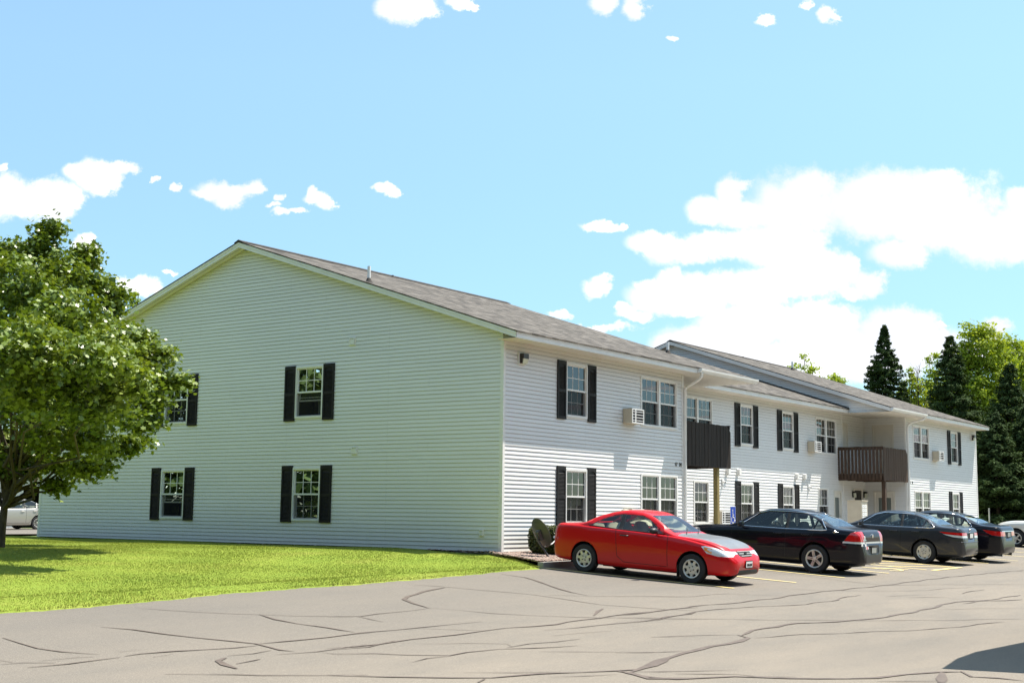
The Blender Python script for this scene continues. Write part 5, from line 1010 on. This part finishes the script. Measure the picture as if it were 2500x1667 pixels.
def place(o, x, y, facing, L_, dz=0.):
    """facing: unit vector the nose points to; (x,y) is the point under the nose on the centre line"""
    f = Vector((facing[0], facing[1], 0)); 
    gz = lambda p: float(asph(p.x, p.y)) + .004*math.sin(p.x*.8)*math.sin(p.y*1.1) if p.y < 0 else -.09
    a = Vector((x, y, 0)); b = a-f*L_; c = f.cross(Vector((0, 0, 1))); za, zb_ = gz(a-f*.9), gz(b+f*.9); F_ = (f*(L_-1.8)+Vector((0, 0, za-zb_))).normalized()
    mid = (a+b)/2; zl, zr = gz(mid+c*.8), gz(mid-c*.8); S_ = (c*1.6+Vector((0, 0, zl-zr))).normalized(); U2 = S_.cross(F_); S_ = F_.cross(U2)
    # local x runs from the nose backwards, local y to the car's right when x is backwards
    X, Y, Zv = -F_, -(U2.cross(F_)), U2
    Y = Zv.cross(X); m_ = Matrix((X, Y, Zv)).transposed().to_4x4(); m_.translation = Vector((x, y, (za+(za-zb_)/(L_-1.8)*.9)+dz)); o.matrix_world = m_
# --- red coupe
h_ = .8475
sp = dims(4.44, 1.695, 1.40, 2.62, .88, .305, .195, 1.30, 2.02, 2.95, 3.74, .965, 1.02, .955, rhead=False, group='cars parked along the kerb',
  dlo=[[(1.62, .965), (2.60, .985), (2.60, 1.30), (2.20, 1.295), (1.98, 1.21)], [(2.70, .99), (3.42, 1.025), (3.30, 1.10), (3.05, 1.215), (2.70, 1.30)]],
  pillars=[[(2.60, .985), (2.70, .99), (2.70, 1.305), (2.60, 1.305)]], seams=[seam(1.44, .30, 1.46, .93), seam(1.46, .93, 1.60, .955), seam(2.66, .42, 2.72, .97), seam(1.46, .30, 2.5, .31, .005), seam(2.5, .31, 2.66, .42), seam(4.28, .62, 4.20, .97, .004)],
  lights=[('headlight', [(.07, .60), (.30, .598), (.55, .645), (.68, .775), (.60, .79), (.35, .755), (.12, .695)], 'headlight', .28), ('tail_light', [(4.16, .70), (4.44, .68), (4.44, .90), (4.20, .93)], 'taillight', .42)],
  hood=[(.20, -.46), (.34, -.60), (1.28, -.71), (1.36, -.40), (1.36, .40), (1.28, .71), (.34, .60), (.20, .46)], hoodmat='greyhood',
  faces=[('grille', [(-.33, .70), (-.30, .615), (-.2, .585), (.2, .585), (.30, .615), (.33, .70)], 'trimblk', (-.1, .3)), ('air_intake', [(-.50, .225), (.50, .225), (.42, .335), (-.42, .335)], 'trimblk', (-.1, .25))],
  trimlines=[([(1.58, .958), (2.65, .978), (3.44, 1.018)], 0)], trimmat='trimblk', handles=[(2.50, .865)], mirror=(1.72, .985), blackmirror=True)
def rx(root, body, hit, s, h):
    for z in (.695, .655, .612):
        Q = [q for q in (hit((-1, y, z), (1, 0, 0)) for y in np.linspace(-.29+(.70-z)*.6, .29-(.70-z)*.6, 15)) if q]; mb = MB(); mb.tube([q+Vector((-.008, 0, 0)) for q in Q], .011, 0, 6); mb.build('grille_bar', M['alloy'], body, True)
    q = hit((-1, 0, .655), (1, 0, 0)); mb = MB(); mb.tube([(q.x-.02, .05*math.cos(t), .655+.04*math.sin(t)) for t in np.linspace(0, 6.283, 13)], .008, 0, 5, False); mb.tube([(q.x-.02, -.03, .68), (q.x-.02, -.025, .63)], .007); mb.tube([(q.x-.02, .03, .68), (q.x-.02, .025, .63)], .007); mb.tube([(q.x-.02, -.027, .655), (q.x-.02, .027, .655)], .007); mb.build('emblem', M['trimblk'], body, True)
    q = hit((-1, 0, .44), (1, 0, 0)); plate(body, q.x-.014, .44, -1, .30, '190-DBT')
    # amber corner of the headlight
    for sg in (1, -1):
        Q = [hit((x, sg*2, z), (0, -sg, 0)) for x, z in ((.44, .635), (.60, .70), (.62, .765), (.44, .745))]
        if all(Q): mb = MB(); mb.quad([tuple(q+Vector((0, sg*.004, .002))) for q in Q]); mb.build('turn_signal', M['amber'], body, fix=False)
        mb = MB(); mb.box((s['fo']+s['R']+.02, sg*(h-.03) if sg < 0 else h-.15, .10), (s['fo']+s['R']+.035, sg*(h-.15) if sg < 0 else h-.03, .36)); mb.box((s['fo']+s['wb']-s['R']-.0, min(sg*(h-.03), sg*(h-.14)), .16), (s['fo']+s['wb']-s['R']+.01, max(sg*(h-.03), sg*(h-.14)), .3)); mb.build('mud_flap', M['trimblk'], body)
        mb = MB(); Q = [hit((x, sg*2, .27), (0, -sg, 0)) for x in np.linspace(1.3, 3.1, 10)]; mb.tube([q_+Vector((0, sg*.002, 0)) for q_ in Q if q_], .006, 0, 4); mb.build('sill_trim', M['red'], body)
    for y in (.30, -.22):
        mb = MB(); Q = [hit((x, yy, 3), (0, 0, -1)) for x, yy in zip(np.linspace(1.30, 1.50, 5), np.linspace(y, y-.42, 5))]; mb.tube([q_+Vector((0, 0, .014)) for q_ in Q if q_], .010, 0, 5); mb.build('wiper', M['trimblk'], body, True)
red = car('parked_coupe', 'red two-door coupe with dull grey hood parked nearest the lawn', sp, M['red'], M['seatl'], 'civic', extras=rx)
place(red, -.93, -6.86, (0, -1), 4.44); red.scale = (.98, .98, .98)
# --- sedans
def sedan(L_, Wd_, H, wb, fo, R, rr, cowl, wst, rfr, rgb, hz, dz, bz, **kw):
    b = cowl+1.55; r0, r1 = b+.08, rfr+.50; zt = H-.085
    d = dict(dlo=[[(cowl+.36, bz+.012), (b, bz+.02), (b-.03, zt), (wst+.22, zt-.015), (wst+.0, H-.165)], [(r0, bz+.02), (r1-.22, bz+.035), (r1-.16, zt-.12), (r1-.42, zt-.03), (r0-.03, zt)], [(r1-.18, bz+.036), (r1+.10, bz+.05), (r1+.02, bz+.13), (r1-.13, zt-.15)]],
      pillars=[[(b, bz+.015), (r0, bz+.015), (r0-.03, zt+.004), (b-.03, zt+.004)]],
      seams=[seam(cowl+.14, .30, cowl+.18, bz-.04), seam(b+.04, .30, b+.05, bz+.01), seam(cowl+.16, .30, b+.0, .30, .005), seam(b+.04, .30, fo+wb-R-.16, .31, .005), seam(r1-.24, .78, r1-.14, bz+.02), seam(fo+wb-R-.16, .31, r1-.24, .78, .005)],
      trimlines=[([(cowl+.30, bz+.008), (b, bz+.016), (r1+.04, bz+.042), (r1+.15, bz+.06), (r1+.10, bz+.12), (r1-.02, zt-.16), (r1-.12, zt-.08), (r1-.40, zt+.008), (b, zt+.022), (wst+.24, zt+.012), (wst-.02, H-.145), (cowl+.30, bz+.008)], 1)], handles=[(b-.16, bz-.10), (r1-.36, bz-.085)], handlepaint=True, group='cars parked along the kerb')
    d.update(kw); return dims(L_, Wd_, H, wb, fo, R, rr, cowl, wst, rfr, rgb, hz, dz, bz, **d)
L1 = 4.95
imp = sedan(L1, 1.85, 1.455, 2.81, 1.03, .335, .218, 1.50, 2.30, 3.46, 4.30, .985, 1.07, .970, rhead=False,
  lights=[('headlight', [(.12, .62), (.45, .66), (.62, .76), (.25, .74)], 'headlight', .35), ('tail_light', [(L1-.40, .80), (L1, .80), (L1, .93), (L1-.12, 1.04), (L1-.26, 1.0)], 'taillight', .50), ('reverse_light', [(L1-.44, .755), (L1, .755), (L1, .795), (L1-.42, .795)], 'headlight', .50)],
  faces=[('trunk_trim', [(-.47, .76), (.47, .76), (.47, .80), (-.47, .80)], 'silverp', (L1-.3, L1+.1)), ('plate_recess', [(-.30, .52), (.30, .52), (.34, .67), (-.34, .67)], 'trimblk', (L1-.3, L1+.1))])
def ex_imp(root, body, hit, s, h):
    q = hit((9, 0, .60), (-1, 0, 0)); plate(body, q.x+.012, .595, 1, .30, None, 0, 'galv')
    for (y, z, r) in ((.50, .90, .035), (-.02, .93, .045)):
        for sg in ((-1, 1) if y > .1 else (1,)):
            q = hit((9, -y*1., z), (-1, 0, 0)) if sg == 1 else None
            if q: mb = MB(); mb.tube([q+Vector((-.02, 0, 0)), q+Vector((.012, 0, 0))], r, 0, 12); mb.build('sticker' if y > .1 else 'emblem', M['white' if y > .1 else 'chrome'], body, True)
    def stick(yc, zc, w, hh, mm, nm):
        P = [hit((9, yc+a*w, zc+b*hh), (-1, 0, 0)) for a, b in ((-.5, -.5), (.5, -.5), (.5, .5), (-.5, .5))]
        if all(P): mb = MB(); mb.quad([tuple(p_+Vector((.006, 0, 0))) for p_ in P]); mb.build(nm, M[mm], body, fix=False)
    stick(-.56, .725, .26, .06, 'white', 'bumper_sticker'); stick(-.40, .66, .10, .07, 'taillight', 'bumper_sticker'); stick(-.33, .66, .05, .05, 'white', 'bumper_sticker'); stick(-.47, .66, .03, .07, 'white', 'bumper_sticker')
    stick(-.50, .835, .18, .016, 'chrome', 'badge'); stick(-.50, .865, .10, .014, 'chrome', 'badge')
    q = hit((4.32, -2, 1.0), (0, 1, 0)); 
    if q: mb = MB(); mb.tube([q+Vector((-.05, -.004, -.012)), q+Vector((.0, -.008, .018)), q+Vector((.05, -.004, .0)), q+Vector((-.02, -.004, -.018))], .009, 0, 5); mb.build('badge', M['chrome'], body, True)
im = car('parked_sedan', 'black sedan with red tail lights parked right behind the red coupe', imp, M['navy'], M['seatd'], 'five', extras=ex_imp); place(im, 5.03, -2.29, (0, 1), L1)
L2 = 4.76
ac = sedan(L2, 1.81, 1.42, 2.74, .95, .318, .205, 1.42, 2.20, 3.30, 4.08, .975, 1.055, .955,
  lights=[('headlight', [(.12, .62), (.45, .66), (.62, .76), (.25, .74)], 'headlight', .35), ('tail_light', [(L2-.66, .915), (L2, .915), (L2, .835), (L2-.50, .86)], 'taillight', .34), ('reverse_light', [(L2-.56, .855), (L2, .83), (L2, .775), (L2-.28, .79)], 'headlight', .34)],
  faces=[('plate_recess', [(-.30, .76), (.30, .76), (.30, .90), (-.30, .90)], 'trimblk', (L2-.3, L2+.1))])
def ex_ac(root, body, hit, s, h):
    q = hit((9, 0, .83), (-1, 0, 0)); plate(body, q.x+.012, .83, 1, .30, None, 0, 'plate')
    q = hit((9, 0, .97), (-1, 0, 0))
    if q: mb = MB(); mb.tube([q+Vector((.01, .05*math.cos(t), .04*math.sin(t))) for t in np.linspace(0, 6.28, 12)], .008, 0, 5, False); mb.build('emblem', M['chrome'], body, True)
    Q = [hit((9, y, .655), (-1, 0, 0)) for y in np.linspace(-.8, .8, 21)]; mb = MB(); mb.tube([q_+Vector((.004, 0, 0)) for q_ in Q if q_], .014, 0, 6); mb.build('bumper_moulding', M['charcoal'], body, True)
a2 = car('parked_sedan', 'charcoal sedan with wide red tail lights parked beyond the yellow hatched aisle', ac, M['charcoal'], M['seatd'], 'holes', extras=ex_ac); place(a2, 12.42, -2.56, (0, 1), L2)
L3 = 4.86
ad = sedan(L3, 1.85, 1.43, 2.775, .97, .33, .22, 1.45, 2.25, 3.35, 4.22, .99, 1.09, .975,
  lights=[('headlight', [(.12, .62), (.45, .66), (.62, .76), (.25, .74)], 'headlight', .35), ('tail_light', [(L3-.55, .965), (L3, .93), (L3, .80), (L3-.28, .82), (L3-.42, .88)], 'taillight', .36)],
  faces=[('plate_recess', [(-.33, .76), (.33, .76), (.33, .92), (-.33, .92)], 'trimblk', (L3-.3, L3+.1)), ('trunk_trim', [(-.60, .93), (.60, .93), (.60, .955), (-.60, .955)], 'chrome', (L3-.3, L3+.1))])
def ex_ad(root, body, hit, s, h):
    q = hit((9, 0, .84), (-1, 0, 0)); plate(body, q.x+.012, .84, 1, .30, None, 0, 'galv')
    for yy in (-.5, .5): mb = MB(); mb.tube([(L3-.35, yy, .24), (L3-.06, yy, .24)], .035, 0, 8); mb.build('exhaust_pipe', M['chrome'], body, True)
a3 = car('parked_sedan', 'dark blue sedan half hidden behind the charcoal sedan', ad, M['navy'], M['seatl'], 'star', extras=ex_ad); place(a3, 15.3, -2.70, (0, 1), L3)
L4 = 4.80
wh = sedan(L4, 1.84, 1.47, 2.75, .95, .33, .215, 1.35, 2.15, 3.35, 4.15, 1.02, 1.08, .985, group='light cars on the far edges of the lot', trimmat='trimblk',
  lights=[('headlight', [(.12, .66), (.40, .68), (.60, .78), (.25, .76)], 'headlight', .35), ('turn_signal', [(.44, .70), (.60, .71), (.68, .79), (.52, .775)], 'amber', .35), ('tail_light', [(L4-.3, .75), (L4, .75), (L4, .98), (L4-.2, .98)], 'taillight', .5)])
w_ = car('parked_sedan', 'pearl white car cut off by the right edge of the photo', wh, M['whitep'], M['seatl'], 'star'); place(w_, 27.7, -3.7, (0, 1), L4)
L5 = 4.54
sv = sedan(L5, 1.76, 1.465, 2.60, .92, .312, .205, 1.28, 2.05, 3.20, 3.95, .99, 1.06, .97, group='light cars on the far edges of the lot', trimmat='trimblk',
  lights=[('headlight', [(.12, .64), (.40, .66), (.60, .77), (.25, .75)], 'headlight', .35), ('tail_light', [(L5-.3, .75), (L5, .75), (L5, .98), (L5-.2, .98)], 'taillight', .5)])
s_o = car('parked_sedan', 'silver sedan behind the maple trunk in front of the garage', sv, M['silverp'], M['seatl'], 'ten')
place(s_o, 12.75-.92-2.60, 37.75, (-1, 0), L5)
# unseen canopy added beside the viewer, outlined to cast the lower right shadow
cp = empty('shade_canopy', (-6.0, -15.0, 0)); tag(cp, 'unseen flat canopy added outside the frame to shade the lower right corner', 'shade_canopy')
zc = 2.25; k = .373*(zc+.9); A = [(-9.03, -13.43), (-7.89, -13.25), (-6.91, -13.20), (-3.0, -13.5), (-2.5, -17.5), (-6.2, -17.5), (-8.47, -14.2)]
P = [(x+k+6.0, y-k*.628+15.0) for x, y in A]; n = len(P); mb = MB(); mb.add([(x, y, zc) for x, y in P]+[(x, y, zc+.14) for x, y in P], [tuple(range(n))[::-1], tuple(range(n, 2*n))]+[(i, (i+1) % n, n+(i+1) % n, n+i) for i in range(n)]); mb.build('roof', M['trim'], cp)  # slab of the added unseen shade canopy
for (x, y) in (P[3], P[4], P[5]): mb = MB(); mb.tube([(x*.9, y*.95+.1, -1.1), (x*.9, y*.95+.1, zc)], .06, 0, 8); mb.build('post', M['galv'], cp)

# ------------------------------------------------------------------ light, sky, camera
SUN = Vector((.341, -.214, .915)).normalized()
sl = bpy.data.lights.new('sun', 'SUN'); sl.energy = 4.0; sl.angle = R_(.53); sl.color = (1, .94, .85)
so = bpy.data.objects.new('sun', sl); COL.objects.link(so); so.rotation_euler = SUN.to_track_quat('Z', 'Y').to_euler(); so.location = (0, -20, 40)
Wd = bpy.data.worlds.new('World'); SC.world = Wd; Wd.use_nodes = True; nt = Wd.node_tree; nt.nodes.clear()
class WW: node_tree = nt
w = WW
out = N(w, 'ShaderNodeOutputWorld'); bg = N(w, 'ShaderNodeBackground'); L(w, bg.outputs[0], out.inputs[0])
sky = N(w, 'ShaderNodeTexSky', _sky_type='NISHITA', _sun_disc=False); sky.sun_elevation = math.asin(SUN.z); sky.sun_rotation = math.atan2(SUN.x, SUN.y)
sky.air_density = .9; sky.dust_density = .25; sky.ozone_density = 1.6
gc = N(w, 'ShaderNodeTexCoord').outputs['Generated']
def dot(v):
    n = N(w, 'ShaderNodeVectorMath', _operation='DOT_PRODUCT'); n.inputs[1].default_value = v; L(w, gc, n.inputs[0]); return n.outputs['Value']
def ma(op, a, b=None, c=None, clamp=False):
    n = N(w, 'ShaderNodeMath', _operation=op, _use_clamp=clamp)
    for i, v in enumerate((a, b, c)):
        if v is None: continue
        if isinstance(v, (int, float)): n.inputs[i].default_value = v
        else: L(w, v, n.inputs[i])
    return n.outputs[0]
fa = dot((.81020, .58615, 0)); ra = dot((.58615, -.81020, 0)); ua = dot((0, 0, 1))
fm = ma('MAXIMUM', fa, .05); U_ = ma('DIVIDE', ra, fm); V_ = ma('DIVIDE', ua, fm)
cb = N(w, 'ShaderNodeCombineXYZ'); L(w, U_, cb.inputs[0]); L(w, V_, cb.inputs[1])
nz = N(w, 'ShaderNodeTexNoise', Scale=22., Detail=8., Roughness=.68); L(w, cb.outputs[0], nz.inputs['Vector'])
nz2 = N(w, 'ShaderNodeTexNoise', Scale=5., Detail=4., Roughness=.55); L(w, cb.outputs[0], nz2.inputs['Vector'])
# warp the coordinates a little so the puffs get ragged edges
wp = N(w, 'ShaderNodeVectorMath', _operation='MULTIPLY_ADD'); L(w, nz.outputs['Color'], wp.inputs[0]); wp.inputs[1].default_value = (.040, .027, 0)
s_ = N(w, 'ShaderNodeVectorMath', _operation='SUBTRACT'); L(w, cb.outputs[0], s_.inputs[0]); s_.inputs[1].default_value = (.020, .0135, 0); L(w, s_.outputs[0], wp.inputs[2])
acc = None
for (u, v, a, b) in CLOUDS:
    n = N(w, 'ShaderNodeVectorMath', _operation='MULTIPLY_ADD'); L(w, wp.outputs[0], n.inputs[0]); n.inputs[1].default_value = (1/a, 1/b, 0); n.inputs[2].default_value = (-u/a, -v/b, 0)
    l = N(w, 'ShaderNodeVectorMath', _operation='LENGTH'); L(w, n.outputs[0], l.inputs[0])
    # small puffs have thinner edges in proportion
    acc = l.outputs['Value'] if acc is None else ma('SMOOTH_MIN', acc, l.outputs['Value'], .22)
edge = ma('ADD', acc, ma('MULTIPLY', ma('SUBTRACT', nz.outputs[0], .5), 1.9))
mr = N(w, 'ShaderNodeMapRange', _interpolation_type='SMOOTHSTEP'); mr.inputs[1].default_value = 1.34; mr.inputs[2].default_value = .74; L(w, edge, mr.inputs[0])
front = ma('GREATER_THAN', fa, .12)
# loose cumulus for the rest of the sky
az = N(w, 'ShaderNodeVectorMath', _operation='DIVIDE'); cz = N(w, 'ShaderNodeCombineXYZ'); zz = ma('MAXIMUM', ua, .06)
for i in range(3): L(w, zz, cz.inputs[i])
L(w, gc, az.inputs[0]); L(w, cz.outputs[0], az.inputs[1])
n3 = N(w, 'ShaderNodeTexNoise', Scale=.75, Detail=5., Roughness=.6); L(w, az.outputs[0], n3.inputs['Vector'])
mr3 = N(w, 'ShaderNodeMapRange', _interpolation_type='SMOOTHSTEP'); mr3.inputs[1].default_value = .52; mr3.inputs[2].default_value = .62; L(w, n3.outputs[0], mr3.inputs[0])
inframe = ma('MULTIPLY', front, ma('MULTIPLY', ma('LESS_THAN', ma('ABSOLUTE', U_), .56), ma('LESS_THAN', V_, .52)))
dens = ma('ADD', ma('MULTIPLY', mr.outputs[0], inframe), ma('MULTIPLY', mr3.outputs[0], ma('SUBTRACT', 1., inframe)), clamp=True)
dens = ma('MULTIPLY', dens, ma('GREATER_THAN', ua, -.02))
def wmix(fac, a, b, mode='MIX'):
    n = N(w, 'ShaderNodeMix', _data_type='RGBA', _blend_type=mode)
    for s, v in ((n.inputs[0], fac), (n.inputs[6], a), (n.inputs[7], b)):
        if isinstance(v, (int, float)): s.default_value = v
        elif isinstance(v, tuple): s.default_value = (*v, 1)
        else: L(w, v, s)
    return n.outputs[2]
tint = wmix(1., sky.outputs[0], SKYTINT, 'MULTIPLY')
hz = N(w, 'ShaderNodeValToRGB'); L(w, ua, hz.inputs[0]); E_ = hz.color_ramp.elements; E_.new(.2); E_.new(.4)
for e_, (p_, c_) in zip(E_, ((.0, (.50, .50, .56)), (.12, (.60, .60, .68)), (.32, (.98, .88, .90)), (.60, (1.30, 1.12, 1.0)))): e_.position = p_; e_.color = (*c_, 1)
tint = wmix(1., tint, hz.outputs[0], 'MULTIPLY')
shade = N(w, 'ShaderNodeMapRange', _interpolation_type='SMOOTHSTEP'); shade.inputs[1].default_value = .40; shade.inputs[2].default_value = .62; L(w, nz2.outputs[0], shade.inputs[0])
ccol = wmix(shade.outputs[0], (CLD*.78, CLD*.82, CLD*.90), (CLD*1.05, CLD*1.04, CLD*1.03))
L(w, wmix(dens, tint, ccol), bg.inputs[0]); bg.inputs[1].default_value = SKYS
SC.view_settings.view_transform = 'Standard'; SC.view_settings.look = 'None'; SC.view_settings.exposure = EXPO; SC.view_settings.gamma = 1
cam = bpy.data.cameras.new('camera'); co = bpy.data.objects.new('camera', cam); COL.objects.link(co); SC.camera = co
cam.sensor_width = 36; cam.lens = 36*3216.35/2500; cam.clip_end = 3000; cam.clip_start = .1
Rv, Uv, Fv = Vector((.58489, -.81103, .0115)), Vector((-.11207, -.06677, .99145)), Vector((.80333, .58118, .12995))
mt = Matrix((Rv, Uv, -Fv)).transposed().to_4x4(); mt.translation = (-25.61718, -18.78019, .88717); co.matrix_world = mt
try: SC.cycles.use_denoising = True; SC.cycles.max_bounces = 10; SC.cycles.transparent_max_bounces = 16; SC.cycles.caustics_reflective = False; SC.cycles.caustics_refractive = False
except Exception: pass
